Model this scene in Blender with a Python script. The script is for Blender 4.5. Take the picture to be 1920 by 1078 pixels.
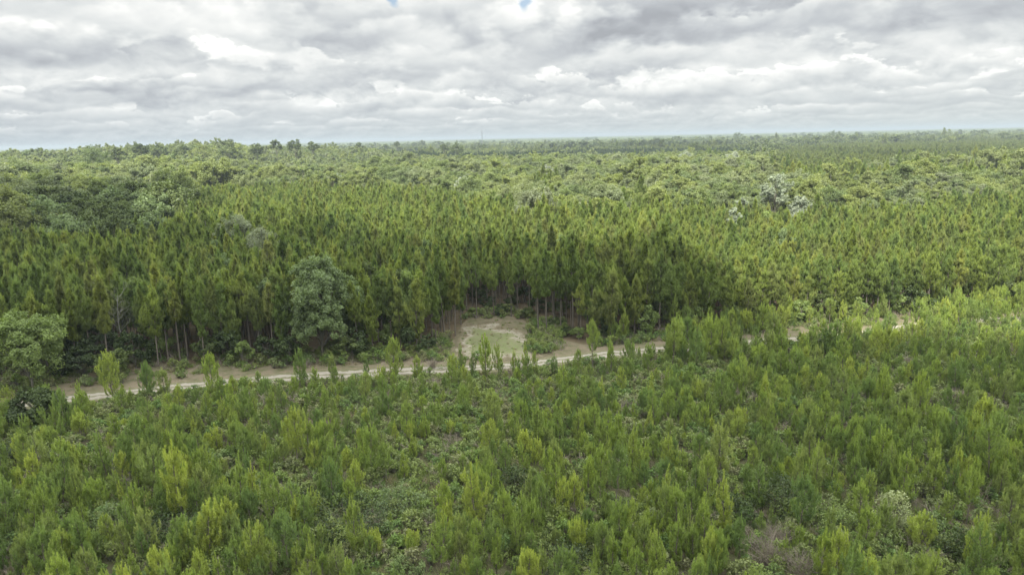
import bpy, math, random
import numpy as np
from mathutils import Matrix, Vector

for o in list(bpy.data.objects):
    bpy.data.objects.remove(o, do_unlink=True)
scene = bpy.context.scene
COL = scene.collection
random.seed(11)
RNG = np.random.default_rng(11)

# ------------------------------------------------------------------ camera
HCAM = 40.0
FPX = 1297.0                      # focal length in pixels of the 1920 wide photograph
PITCH = math.radians(12.25)
ROLL = math.radians(1.26)
cam_d = bpy.data.cameras.new('camera')
cam_d.sensor_width = 36.0
cam_d.lens = 36.0 * FPX / 1920.0
cam_d.clip_start = 0.5
cam_d.clip_end = 60000.0
cam = bpy.data.objects.new('camera', cam_d)
COL.objects.link(cam)
F0 = Vector((0, math.cos(PITCH), -math.sin(PITCH)))
U0 = Vector((0, math.sin(PITCH), math.cos(PITCH)))
R0 = Vector((1, 0, 0))
CR = R0 * math.cos(ROLL) - U0 * math.sin(ROLL)
CU = U0 * math.cos(ROLL) + R0 * math.sin(ROLL)
M = Matrix((CR, CU, -F0)).transposed().to_4x4()
M.translation = Vector((0, 0, HCAM))
cam.matrix_world = M
scene.camera = cam


def pxdir(px, py):
    d = F0 + CR * ((px - 960.0) / FPX) + CU * ((539.0 - py) / FPX)
    return d.normalized()


def ground(px, py, z=0.0):
    d = pxdir(px, py)
    t = (z - HCAM) / d.z
    return (d.x * t, d.y * t)


def to_px(x, y, z=0.0):
    """numpy projection to 1920x1078 pixels, and the depth"""
    vx, vy, vz = np.asarray(x, float), np.asarray(y, float), np.asarray(z, float) - HCAM
    dep = vx * F0.x + vy * F0.y + vz * F0.z
    dep = np.where(dep < 0.1, 0.1, dep)
    a = (vx * CR.x + vy * CR.y + vz * CR.z) / dep
    b = (vx * CU.x + vy * CU.y + vz * CU.z) / dep
    return 960 + a * FPX, 539 - b * FPX, dep


# ------------------------------------------------------------------ sun + sky
SUN_EL = math.radians(49)
SUN_AZ = math.radians(205)        # compass bearing, +Y is 0; behind the camera, to the left
SUN = Vector((math.sin(SUN_AZ) * math.cos(SUN_EL), math.cos(SUN_AZ) * math.cos(SUN_EL), math.sin(SUN_EL)))
sun_d = bpy.data.lights.new('sun', 'SUN')
sun_d.energy = 5.0
sun_d.angle = math.radians(0.6)
sun_d.color = (1.0, 0.95, 0.86)
sun = bpy.data.objects.new('sun', sun_d)
COL.objects.link(sun)
sun.rotation_euler = (-SUN).to_track_quat('-Z', 'Y').to_euler()
sun.location = (0, 0, 900)

world = bpy.data.worlds.new('World')
scene.world = world
world.use_nodes = True


class NT:
    """small helper to write node maths"""
    def __init__(self, nt):
        self.nt = nt

    def new(self, t, **kw):
        n = self.nt.nodes.new(t)
        for k, v in kw.items():
            setattr(n, k, v)
        return n

    def put(self, sock, v):
        if isinstance(v, bpy.types.NodeSocket):
            self.nt.links.new(v, sock)
        elif v is not None:
            sock.default_value = v

    def m(self, op, a, b=None, c=None, clamp=False):
        n = self.new('ShaderNodeMath', operation=op, use_clamp=clamp)
        self.put(n.inputs[0], a)
        self.put(n.inputs[1], b)
        self.put(n.inputs[2], c)
        return n.outputs[0]

    def xyz(self, x, y, z):
        n = self.new('ShaderNodeCombineXYZ')
        self.put(n.inputs[0], x); self.put(n.inputs[1], y); self.put(n.inputs[2], z)
        return n.outputs[0]

    def noise(self, vec, scale, detail=4, rough=0.5, dist=0.0, out=0, lac=2.0):
        n = self.new('ShaderNodeTexNoise')
        self.put(n.inputs['Vector'], vec)
        n.inputs['Scale'].default_value = scale
        n.inputs['Detail'].default_value = detail
        n.inputs['Roughness'].default_value = rough
        n.inputs['Lacunarity'].default_value = lac
        n.inputs['Distortion'].default_value = dist
        return n.outputs[out]

    def ramp(self, f, stops, interp='LINEAR'):
        n = self.new('ShaderNodeValToRGB')
        n.color_ramp.interpolation = interp
        el = n.color_ramp.elements
        while len(el) < len(stops):
            el.new(0.5)
        for e, (p, c) in zip(el, stops):
            e.position = p
            e.color = (*c, 1) if len(c) == 3 else c
        self.put(n.inputs[0], f)
        return n.outputs[0]

    def mix(self, f, a, b, blend='MIX'):
        n = self.new('ShaderNodeMix', data_type='RGBA', blend_type=blend)
        n.clamp_factor = True
        self.put(n.inputs[0], f)
        for s, v in ((n.inputs[6], a), (n.inputs[7], b)):
            self.put(s, (*v, 1) if isinstance(v, tuple) and len(v) == 3 else v)
        return n.outputs[2]

    def rng(self, v, a, b, c, d, smooth=False):
        n = self.new('ShaderNodeMapRange', interpolation_type='SMOOTHSTEP' if smooth else 'LINEAR')
        self.put(n.inputs[0], v)
        for i, x in enumerate((a, b, c, d)):
            n.inputs[i + 1].default_value = x
        return n.outputs[0]


def build_world():
    nt = world.node_tree
    nt.nodes.clear()
    w = NT(nt)
    out = w.new('ShaderNodeOutputWorld')
    tc = w.new('ShaderNodeTexCoord')
    sep = w.new('ShaderNodeSeparateXYZ')
    nt.links.new(tc.outputs['Generated'], sep.inputs[0])
    dx, dy, dz = sep.outputs
    z = w.m('MAXIMUM', dz, 0.0)
    az = w.m('ARCTAN2', dx, dy)                      # bearing
    el = w.m('ARCSINE', z)
    # cloud-field coordinates: puffs get smaller towards the horizon (octave steps, cross-faded)
    lg = w.m('MULTIPLY', w.m('LOGARITHM', w.m('ADD', el, 0.030), 2.0), -0.85)
    st = w.m('FLOOR', lg)
    fr = w.rng(w.m('SUBTRACT', lg, st), 0.15, 0.85, 0.0, 1.0, True)
    base2 = w.xyz(az, w.m('MULTIPLY', el, 1.9), 0.0)
    wob = w.new('ShaderNodeTexNoise', noise_dimensions='2D')
    wob.inputs['Scale'].default_value = 9.0
    wob.inputs['Detail'].default_value = 4
    w.put(wob.inputs['Vector'], base2)
    wsep = w.new('ShaderNodeSeparateColor')
    w.put(wsep.inputs[0], wob.outputs['Color'])
    wob2, wob3 = wsep.outputs[0], wsep.outputs[1]

    def layer(k):
        i = w.m('ADD', st, float(k))
        sc = w.m('POWER', 2.0, w.m('DIVIDE', i, 0.85))
        v = w.new('ShaderNodeVectorMath', operation='SCALE')
        w.put(v.inputs[0], base2)
        w.put(v.inputs[3], sc)
        o = w.new('ShaderNodeVectorMath', operation='ADD')
        w.put(o.inputs[0], v.outputs[0])
        w.put(o.inputs[1], w.xyz(w.m('MULTIPLY', i, 5.37), w.m('MULTIPLY', i, 3.11), 0.0))
        o2 = w.new('ShaderNodeVectorMath', operation='MULTIPLY_ADD')
        w.put(o2.inputs[0], wob.outputs['Color'])
        o2.inputs[1].default_value = (0.55, 0.45, 0.0)
        w.put(o2.inputs[2], o.outputs[0])
        P = o2.outputs[0]

        def field(v):
            n = w.new('ShaderNodeTexNoise', noise_dimensions='2D')
            w.put(n.inputs['Vector'], v)
            n.inputs['Scale'].default_value = CLS
            n.inputs['Detail'].default_value = 6
            n.inputs['Roughness'].default_value = 0.55
            return n.outputs[0]

        def sh(s):
            n = w.new('ShaderNodeVectorMath', operation='ADD')
            w.put(n.inputs[0], P)
            n.inputs[1].default_value = s
            return n.outputs[0]
        c1, c2 = field(P), field(sh((-0.03, 0.20, 0)))
        return w.m('SUBTRACT', c1, c2), c1
    CLS = 0.95
    r0, a0_ = layer(0)
    r1, a1_ = layer(1)
    def lerp(a_, b_):
        return w.m('ADD', a_, w.m('MULTIPLY', w.m('SUBTRACT', b_, a_), fr))
    relief, body = lerp(r0, r1), lerp(a0_, a1_)
    # puffs: bright where the mass ends upwards, shaded where it ends downwards
    b = w.m('ADD', 0.60, w.m('MULTIPLY', relief, 1.3))
    b = w.m('ADD', b, w.m('MULTIPLY', w.m('SUBTRACT', body, 0.5), 0.45))
    fine = body
    wsc = [w.m('MULTIPLY', w.m('SUBTRACT', q, 0.5), 1.0) for q in (wob2, wob3)]
    e_k = 0.0125
    k = 0
    while e_k < 0.30:
        # one rank of cumulus: flat shaded base, billowing bright top; nearer ranks lie over farther ones
        h_k = 0.85 * e_k + 0.006
        n = w.new('ShaderNodeTexNoise', noise_dimensions='2D')
        w.put(n.inputs['Vector'], w.xyz(w.m('ADD', w.m('MULTIPLY', az, 0.26 / h_k), 17.3 * k),
                                        w.m('MULTIPLY', el, 0.50 / h_k), 0.0))
        n.inputs['Scale'].default_value = 1.0
        n.inputs['Detail'].default_value = 7
        n.inputs['Roughness'].default_value = 0.58
        h = n.outputs[0]
        t = w.m('DIVIDE', w.m('SUBTRACT', el, w.m('ADD', w.m('MULTIPLY', wsc[k % 2], h_k * 1.0), e_k)), h_k)
        top = w.m('MULTIPLY', w.m('SUBTRACT', h, 0.40), 4.6)       # local height of the mass, none where negative
        m1 = w.rng(w.m('SUBTRACT', top, t), 0.0, 0.16, 0.0, 1.0, True)
        m2 = w.rng(t, -0.10, 0.06, 0.0, 1.0, True)
        mk = w.m('MULTIPLY', w.m('MULTIPLY', m1, m2), 0.95 if e_k < 0.1 else 0.85)
        sh_ = w.m('ADD', w.rng(t, -0.05, 0.70, 0.44, 0.92, True), w.m('MULTIPLY', relief, 0.8))
        sh_ = w.m('ADD', sh_, w.m('MULTIPLY', w.rng(w.m('SUBTRACT', top, t), 0.0, 0.5, 1.0, 0.0), 0.16))
        b = w.m('ADD', b, w.m('MULTIPLY', w.m('SUBTRACT', sh_, b), mk))
        e_k *= 1.33
        k += 1
    # the large dark bases and bright gaps that this sky has
    azw = w.m('ADD', az, w.m('MULTIPLY', w.m('SUBTRACT', wob2, 0.5), 0.16))
    elw = w.m('ADD', el, w.m('MULTIPLY', w.m('SUBTRACT', wob3, 0.5), 0.07))

    def blob(px, py, rx, ry, amp, a_=azw, e_=elw):
        d = pxdir(px, py)
        a0, e0 = math.atan2(d.x, d.y), math.asin(d.z)
        u = w.m('DIVIDE', w.m('SUBTRACT', a_, a0), rx / FPX)
        v = w.m('DIVIDE', w.m('SUBTRACT', e_, e0), ry / FPX)
        r2 = w.m('ADD', w.m('MULTIPLY', u, u), w.m('MULTIPLY', v, v))
        return w.m('MULTIPLY', w.m('EXPONENT', w.m('MULTIPLY', r2, -1.0)), amp)
    for args in ((1230, 45, 230, 34, -.34), (1120, 62, 90, 22, -.12), (340, 78, 90, 26, -.20), (600, 85, 120, 24, -.22),
                 (40, 85, 90, 30, -.20), (640, 15, 60, 20, -.16), (1790, 40, 160, 26, -.22), (1680, 62, 60, 14, -.14),
                 (260, 168, 260, 8, -.20), (460, 125, 60, 16, -.10), (1070, 155, 70, 14, -.16), (700, 207, 80, 8, -.15),
                 (1570, 130, 80, 22, -.10), (440, 40, 110, 48, .36), (770, 85, 70, 26, .26), (990, 25, 60, 30, .18),
                 (1250, 85, 90, 14, .28), (1160, 100, 60, 16, .24), (1560, 100, 130, 22, .20), (1830, 110, 70, 16, .20),
                 (150, 60, 80, 26, .16), (560, 165, 80, 14, .12), (880, 215, 60, 8, .14), (1380, 150, 160, 20, .10),
                 (80, 130, 60, 14, .06), (1760, 160, 150, 16, .06)):
        b = w.m('ADD', b, blob(*args))
    b = w.rng(b, 0.0, 1.25, 0.0, 1.0)
    cloud = w.ramp(b, ((0.10, (0.330, 0.348, 0.372)), (0.30, (0.455, 0.478, 0.500)), (0.48, (0.600, 0.622, 0.622)),
                       (0.66, (0.74, 0.75, 0.735)), (0.84, (0.92, 0.92, 0.89))))
    # clear air between: the physical sky
    sky = w.new('ShaderNodeTexSky', sky_type='NISHITA')
    sky.sun_disc = False
    sky.sun_elevation = SUN_EL
    sky.sun_rotation = SUN_AZ
    sky.altitude = 40
    skys = w.mix(1.0, sky.outputs[0], (0.10, 0.10, 0.10), 'MULTIPLY')
    gap = None
    for args in ((735, 3, 12, 17, 1.35), (984, -1, 13, 15, 1.3), (828, -9, 9, 8, 1.0), (1130, -60, 60, 30, 1.2)):
        g = blob(*args, a_=w.m('ADD', az, w.m('MULTIPLY', w.m('SUBTRACT', wob2, 0.5), 0.04)),
                 e_=w.m('ADD', el, w.m('MULTIPLY', w.m('SUBTRACT', wob3, 0.5), 0.03)))
        gap = g if gap is None else w.m('ADD', gap, g)
    gap = w.m('SUBTRACT', gap, w.m('MULTIPLY', w.noise(base2, 60.0, 4, 0.6), 0.75))
    gap = w.rng(gap, 0.15, 0.75, 0.0, 0.8)
    col = w.mix(gap, cloud, skys)
    # the deck melts into the grey-blue air low down
    f = w.m('EXPONENT', w.m('DIVIDE', w.m('MULTIPLY', el, -1.0), 0.032))
    f = w.m('MULTIPLY', f, 0.92)
    haze = w.mix(w.rng(az, -0.6, 0.6, 0.0, 1.0), (0.41, 0.465, 0.505), (0.49, 0.535, 0.53))
    col = w.mix(f, col, haze)
    col = w.mix(w.rng(dz, -0.02, 0.0, 1.0, 0.0), col, (0.25, 0.29, 0.27))
    bg = w.new('ShaderNodeBackground')
    w.put(bg.inputs[0], col)
    # an overcast sky is about three times as bright overhead as near the horizon
    w.put(bg.inputs[1], w.rng(dz, 0.18, 0.75, 0.79, 3.3, True))
    nt.links.new(bg.outputs[0], out.inputs[0])
    world.cycles.sampling_method = 'MANUAL'
    world.cycles.sample_map_resolution = 512


build_world()
scene.view_settings.view_transform = 'Standard'
scene.view_settings.look = 'None'
scene.view_settings.gamma = 1.0
scene.view_settings.exposure = 0.70
scene.cycles.max_bounces = 5
scene.cycles.diffuse_bounces = 4
scene.cycles.transmission_bounces = 3
scene.cycles.transparent_max_bounces = 4
scene.cycles.volume_bounces = 0
scene.cycles.use_adaptive_sampling = True
scene.cycles.adaptive_threshold = 0.02

# ------------------------------------------------------------------ materials
def material(name):
    m = bpy.data.materials.new(name)
    m.use_nodes = True
    m.node_tree.nodes.clear()
    w = NT(m.node_tree)
    out = w.new('ShaderNodeOutputMaterial')
    return m, w, out


def leaf_material(name, stops, transl=0.30, tint_amt=0.5, rough_gloss=0.06, gain=1.35):
    """foliage: colour from the tree's own random number (species and vigour vary), each spray a little lighter or darker"""
    m, w, out = material(name)
    oi = w.new('ShaderNodeObjectInfo')
    stops = tuple((p_, (c_[0] * gain, c_[1] * gain, c_[2] * gain)) for p_, c_ in stops)
    col = w.ramp(oi.outputs['Random'], stops)
    at = w.new('ShaderNodeAttribute', attribute_name='tint')
    t = at.outputs['Fac']
    hsv = w.new('ShaderNodeHueSaturation')
    w.put(hsv.inputs['Color'], col)
    w.put(hsv.inputs['Value'], w.rng(t, 0.0, 1.0, 1.0 - tint_amt, 1.0 + tint_amt))
    w.put(hsv.inputs['Hue'], w.rng(t, 0.0, 1.0, 0.507, 0.494))
    c = hsv.outputs[0]
    d = w.new('ShaderNodeBsdfDiffuse'); w.put(d.inputs[0], c)
    tr = w.new('ShaderNodeBsdfTranslucent')
    w.put(tr.inputs[0], w.mix(1.0, c, (1.25, 1.30, 0.75), 'MULTIPLY'))
    mx = w.new('ShaderNodeMixShader'); mx.inputs[0].default_value = transl
    w.nt.links.new(d.outputs[0], mx.inputs[1]); w.nt.links.new(tr.outputs[0], mx.inputs[2])
    res = mx
    if rough_gloss > 0:
        g = w.new('ShaderNodeBsdfGlossy'); g.inputs['Roughness'].default_value = 0.5
        g.inputs[0].default_value = (0.8, 0.85, 0.8, 1)
        m2 = w.new('ShaderNodeMixShader'); m2.inputs[0].default_value = rough_gloss
        w.nt.links.new(mx.outputs[0], m2.inputs[1]); w.nt.links.new(g.outputs[0], m2.inputs[2])
        res = m2
    w.nt.links.new(res.outputs[0], out.inputs[0])
    return m


def bark_material(name, a, b, scale=6.0):
    m, w, out = material(name)
    tc = w.new('ShaderNodeTexCoord')
    n = w.noise(tc.outputs['Object'], scale, 5, 0.65)
    c = w.mix(n, a, b)
    d = w.new('ShaderNodeBsdfDiffuse'); w.put(d.inputs[0], c)
    w.nt.links.new(d.outputs[0], out.inputs[0])
    return m


M_YOUNG = leaf_material('young_pine_needles', ((0.0, (0.092, 0.124, 0.032)), (0.2, (0.130, 0.162, 0.036)), (0.35, (0.074, 0.108, 0.036)), (0.5, (0.106, 0.138, 0.038)),
                        (0.65, (0.156, 0.178, 0.040)), (0.8, (0.080, 0.112, 0.034)), (1.0, (0.128, 0.148, 0.050))), 0.44, 0.48, 0.03, 2.02)
M_PINE = leaf_material('tall_pine_needles', ((0.0, (0.082, 0.112, 0.030)), (0.25, (0.118, 0.144, 0.032)), (0.45, (0.086, 0.120, 0.035)),
                       (0.6, (0.140, 0.154, 0.039)), (0.8, (0.074, 0.108, 0.032)), (1.0, (0.126, 0.136, 0.046))), 0.44, 0.50, 0.03, 1.76)
M_FARPINE = leaf_material('far_pine_needles', ((0.0, (0.092, 0.124, 0.034)), (0.5, (0.122, 0.146, 0.036)),
                          (1.0, (0.105, 0.124, 0.038))), 0.34, 0.35, 0.03, 1.45)
M_STRIP = leaf_material('dark_pine_needles', ((0.0, (0.050, 0.080, 0.028)), (1.0, (0.062, 0.092, 0.030))), 0.25, 0.35, 0.03, 1.0)
M_SWAMP = leaf_material('swamp_hardwood_leaves', ((0.0, (0.140, 0.175, 0.062)), (0.2, (0.175, 0.200, 0.065)),
                        (0.4, (0.155, 0.180, 0.095)), (0.6, (0.115, 0.150, 0.060)), (0.8, (0.185, 0.215, 0.060)),
                        (1.0, (0.165, 0.185, 0.115))), 0.42, 0.28, 0.02, 1.22)
M_OAK = leaf_material('oak_leaves', ((0.0, (0.076, 0.102, 0.026)), (0.5, (0.094, 0.122, 0.034)), (1.0, (0.070, 0.098, 0.028))), 0.28, 0.45, 0.03, 1.1)
M_BLUEOAK = leaf_material('grey_green_oak_leaves', ((0.0, (0.092, 0.124, 0.050)), (1.0, (0.102, 0.134, 0.056))), 0.40, 0.40, 0.03, 1.75)
M_GREY = leaf_material('mossy_grey_twigs', ((0.0, (0.130, 0.150, 0.090)), (1.0, (0.145, 0.158, 0.105))), 0.38, 0.35, 0.03, 1.7)
M_SILVER = leaf_material('silvery_leaves', ((0.0, (0.25, 0.29, 0.20)), (1.0, (0.31, 0.34, 0.26))), 0.25, 0.40, 0.03, 1.0)
M_LIGHT = leaf_material('light_green_leaves', ((0.0, (0.125, 0.165, 0.048)), (1.0, (0.138, 0.178, 0.054))), 0.38, 0.42, 0.03, 1.5)
M_DARK = leaf_material('dark_shrub_leaves', ((0.0, (0.062, 0.098, 0.026)), (0.5, (0.080, 0.116, 0.032)), (1.0, (0.070, 0.102, 0.034))), 0.2, 0.5, 0.03, 0.66)
M_PALE = leaf_material('pale_flowering_leaves', ((0.0, (0.26, 0.29, 0.14)), (1.0, (0.28, 0.31, 0.15))), 0.3, 0.45, 0.03, 1.05)
M_YELLOW = leaf_material('yellow_green_leaves', ((0.0, (0.18, 0.19, 0.030)), (1.0, (0.20, 0.20, 0.035))), 0.3, 0.4, 0.05)
M_BRUSH = leaf_material('low_brush_leaves', ((0.0, (0.095, 0.145, 0.036)), (0.25, (0.135, 0.165, 0.048)), (0.5, (0.125, 0.150, 0.055)),
                        (0.7, (0.085, 0.135, 0.040)), (0.85, (0.160, 0.160, 0.085)), (1.0, (0.120, 0.165, 0.040))), 0.32, 0.4, 0.02, 1.55)
M_STRAW = leaf_material('dry_grass_blades', ((0.0, (0.20, 0.17, 0.10)), (0.5, (0.16, 0.15, 0.08)), (1.0, (0.25, 0.21, 0.14))), 0.2, 0.35, 0.03)
M_BARK = bark_material('pine_bark', (0.105, 0.088, 0.070), (0.20, 0.178, 0.150))
M_OAKBARK = bark_material('oak_bark', (0.11, 0.105, 0.080), (0.20, 0.19, 0.155))
M_DEAD = bark_material('bleached_dead_wood', (0.20, 0.19, 0.16), (0.34, 0.33, 0.29))
M_DEADBRUSH = bark_material('dead_brush_twigs', (0.20, 0.165, 0.125), (0.38, 0.33, 0.27))


# ------------------------------------------------------------------ mesh building
class Geo:
    """vertices / faces of one part, kept as numpy blocks"""
    def __init__(self):
        self.v, self.f, self.t, self.n = [], [], [], 0

    def add(self, V, F, T=None):
        V = np.asarray(V, float); F = np.asarray(F, int)
        if len(V) == 0:
            return
        self.v.append(V); self.f.append(F + self.n); self.n += len(V)
        self.t.append(np.full(len(V), 0.5) if T is None else np.asarray(T, float))

    def arrays(self):
        V = np.concatenate(self.v); T = np.concatenate(self.t)
        tri = [f for f in self.f if f.shape[1] == 3]
        qd = [f for f in self.f if f.shape[1] == 4]
        return V, (np.concatenate(tri) if tri else np.zeros((0, 3), int)), (np.concatenate(qd) if qd else np.zeros((0, 4), int)), T


def mesh_of(name, parts):
    """parts: list of (Geo, material); one mesh"""
    me = bpy.data.meshes.new(name)
    Vs, Ts, loops, starts, mats = [], [], [], [], []
    off = ls = 0
    for mi, (g, mat) in enumerate(parts):
        V, tri, qd, T = g.arrays()
        Vs.append(V); Ts.append(T)
        for F in (tri, qd):
            if len(F):
                k = F.shape[1]
                loops.append((F + off).ravel())
                starts.append(ls + np.arange(len(F)) * k)
                ls += F.size
                mats.append(np.full(len(F), mi))
        off += len(V)
        me.materials.append(mat)
    V = np.concatenate(Vs).astype(np.float32); L = np.concatenate(loops).astype(np.int32)
    S = np.concatenate(starts).astype(np.int32)
    me.vertices.add(len(V)); me.vertices.foreach_set('co', V.ravel())
    me.loops.add(len(L)); me.loops.foreach_set('vertex_index', L)
    me.polygons.add(len(S)); me.polygons.foreach_set('loop_start', S)
    me.polygons.foreach_set('material_index', np.concatenate(mats).astype(np.int32))
    me.update(calc_edges=True)
    a = me.attributes.new('tint', 'FLOAT', 'POINT')
    a.data.foreach_set('value', np.concatenate(Ts).astype(np.float32))
    me.validate()
    return me


def unit(v):
    n = np.linalg.norm(v, axis=-1, keepdims=True)
    return v / np.where(n < 1e-9, 1, n)


def rnd_unit(n, rg):
    return unit(rg.normal(size=(n, 3)))


def tube(g, pts, rad, sides=5):
    pts = np.asarray(pts, float); n = len(pts)
    V = []
    for i in range(n):
        d = pts[min(i + 1, n - 1)] - pts[max(i - 1, 0)]
        d = d / (np.linalg.norm(d) + 1e-9)
        a = np.cross(d, (0.31, 0.87, 0.19)); a /= np.linalg.norm(a) + 1e-9
        b = np.cross(d, a)
        th = np.arange(sides) * 2 * np.pi / sides
        V.append(pts[i] + rad[i] * (np.cos(th)[:, None] * a + np.sin(th)[:, None] * b))
    F = []
    for i in range(n - 1):
        for k in range(sides):
            k2 = (k + 1) % sides
            F.append((i * sides + k, i * sides + k2, (i + 1) * sides + k2, (i + 1) * sides + k))
    g.add(np.concatenate(V), F)


def needles(g, P0, P1, per, ln, wd, spread, rg, tint):
    """bottle-brush twigs: every twig P0->P1 carries `per` needle blades leaning forward"""
    P0 = np.asarray(P0, float); P1 = np.asarray(P1, float); tint = np.asarray(tint, float)
    N = len(P0)
    if N == 0:
        return
    ax = unit(P1 - P0)
    I = np.repeat(np.arange(N), per)
    t = rg.random(len(I)) ** 0.8
    base = P0[I] + (P1 - P0)[I] * t[:, None]
    r = rnd_unit(len(I), rg)
    perp = unit(r - (r * ax[I]).sum(1)[:, None] * ax[I])
    al = spread * (0.45 + 0.75 * rg.random(len(I))) * (1.15 - 0.6 * t)
    d = unit(ax[I] * np.cos(al)[:, None] + perp * np.sin(al)[:, None])
    L = ln * (0.7 + 0.5 * rg.random(len(I)))
    tip = base + d * L[:, None]
    side = unit(np.cross(d, rnd_unit(len(I), rg))) * (wd * 0.5)
    V = np.stack([base - side, base + side, tip], 1).reshape(-1, 3)
    F = np.arange(len(I) * 3).reshape(-1, 3)
    T = np.repeat(np.clip(tint[I] + rg.normal(0, 0.10, len(I)), 0, 1), 3)
    g.add(V, F, T)


def leaves(g, C, n_each, rad, size, rg, tint, up=0.35, mid=None):
    """leaf sprays round centres C (N,3) with radii rad: small bent quads"""
    C = np.asarray(C, float); rad = np.asarray(rad, float)
    I = np.repeat(np.arange(len(C)), n_each)
    if len(I) == 0:
        return
    d = rnd_unit(len(I), rg)
    rr = rad[I] * (0.35 + 0.75 * rg.random(len(I)) ** 0.6)[:, None] if rad.ndim > 1 else (rad[I] * (0.35 + 0.75 * rg.random(len(I)) ** 0.6))[:, None]
    c = C[I] + d * rr
    nrm = unit(d * 0.7 + rnd_unit(len(I), rg) * 0.8 + np.array((0, 0, up)))
    if mid is not None:                             # leaves of a crown face outwards and up, to the light
        nrm = unit(d * 0.5 + unit(c - np.asarray(mid)) * 0.5 + rnd_unit(len(I), rg) * 0.9 + np.array((0, -0.0, 0.15)))
    a = unit(np.cross(nrm, rnd_unit(len(I), rg)))
    b = np.cross(nrm, a)
    s = (size * (0.6 + 0.8 * rg.random(len(I))))[:, None]
    V = np.stack([c - a * s, c - b * s * 0.55 + nrm * s * .1, c + a * s, c + b * s * 0.55 + nrm * s * .1], 1).reshape(-1, 3)
    F = np.arange(len(I) * 4).reshape(-1, 4)
    T = np.repeat(np.clip(np.asarray(tint)[I] + rg.normal(0, 0.12, len(I)), 0, 1), 4)
    g.add(V, F, T)


# ------------------------------------------------------------------ trees
def young_pine(seed, h=5.0, wid=1.25, lean=0.0, bare=0.10, dens=1.0, tops=1, per=34, tint0=0.5):
    """sapling pine: whorls of up-swept shoots ending in candles, needles like bottle brushes"""
    rg = np.random.default_rng(seed)
    tr, cr = Geo(), Geo()
    n = 7
    zz = np.linspace(0, h, n)
    spine = np.stack([lean * (zz / h) ** 1.5 + 0.05 * np.sin(zz * 1.3 + seed), 0.05 * np.cos(zz * 1.1 + seed), zz], 1)
    tube(tr, spine, np.linspace(0.065, 0.012, n), 5)

    def at(z):
        return np.array([np.interp(z, zz, spine[:, 0]), np.interp(z, zz, spine[:, 1]), z])
    P0, P1, T = [], [], []
    K0, K1, KT = [], [], []                       # the upright candles
    z = bare * h + 0.15
    while z < h * 0.90:
        q = (z - bare * h) / (h * (1 - bare))
        L = wid * (0.75 + 0.9 * q) if q < 0.30 else wid * max(0.16, 1.02 - ((q - 0.30) / 0.70) ** 1.3 * 0.86)
        nb = max(3, int(round((4.4 - 1.0 * q) * dens)))
        ph = rg.random() * 6.28
        for k in range(nb):
            a = ph + k * 6.283 / nb + rg.normal(0, 0.30)
            Lk = L * rg.uniform(0.60, 1.22)
            o = at(z + rg.normal(0, 0.08))
            rad = np.array([math.cos(a), math.sin(a), 0.0])
            e0, e1 = rg.uniform(0.20, 0.55) + 0.35 * q, rg.uniform(1.10, 1.45)
            pts = [o]
            for s in range(4):
                e = e0 + (e1 - e0) * (s / 3.0) ** 1.1
                pts.append(pts[-1] + (rad * math.cos(e) + np.array([0, 0, math.sin(e)])) * Lk / 4 * 1.2)
            tube(tr, pts, np.linspace(0.020, 0.006, 5), 3)
            tb = tint0 + rg.normal(0, 0.12)
            for s in range(1 if Lk > 0.5 else 0, 4):
                P0.append(pts[s]); P1.append(pts[s + 1]); T.append(tb - 0.10 + 0.06 * s)
            tp = pts[-1] + np.array([rg.normal(0, .05), rg.normal(0, .05), rg.uniform(0.40, 0.80)])
            K0.append(pts[-1]); K1.append(tp); KT.append(tb + 0.20)
            for s in (1, 2, 3):
                for _ in range(2 if Lk > .8 else 1):
                    if Lk > 0.35 and rg.random() < 0.75:
                        sgn = rg.choice((-1, 1))
                        a2 = a + sgn * rg.uniform(0.4, 1.1)
                        e = rg.uniform(0.5, 1.2)
                        l2 = Lk * rg.uniform(0.20, 0.42)
                        p1 = pts[s] + np.array([math.cos(a2) * math.cos(e), math.sin(a2) * math.cos(e), math.sin(e)]) * l2
                        p2 = p1 + np.array([rg.normal(0, .04), rg.normal(0, .04), rg.uniform(.20, .42)])
                        P0.append(pts[s]); P1.append(p1); T.append(tb)
                        K0.append(p1); K1.append(p2); KT.append(tb + 0.15)
        z += rg.uniform(0.44, 0.66) * h / 5.0
    for k in range(tops):
        o = at(h * (0.86 if k == 0 else rg.uniform(0.70, 0.80)))
        off = np.array([rg.normal(0, .15 * (k > 0)), rg.normal(0, .15 * (k > 0)), 0])
        for s in range(5):
            p1 = o + off + np.array([rg.normal(0, .02), rg.normal(0, .02), h * 0.052])
            K0.append(o); K1.append(p1); KT.append(tint0 + 0.15 + 0.04 * s)
            o, off = p1, off * 0.3
    needles(cr, P0, P1, int(per * .55), 0.25, 0.034, 1.05, rg, T)
    needles(cr, K0, K1, per, 0.23, 0.036, 0.72, rg, KT)
    return tr, cr


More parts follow.
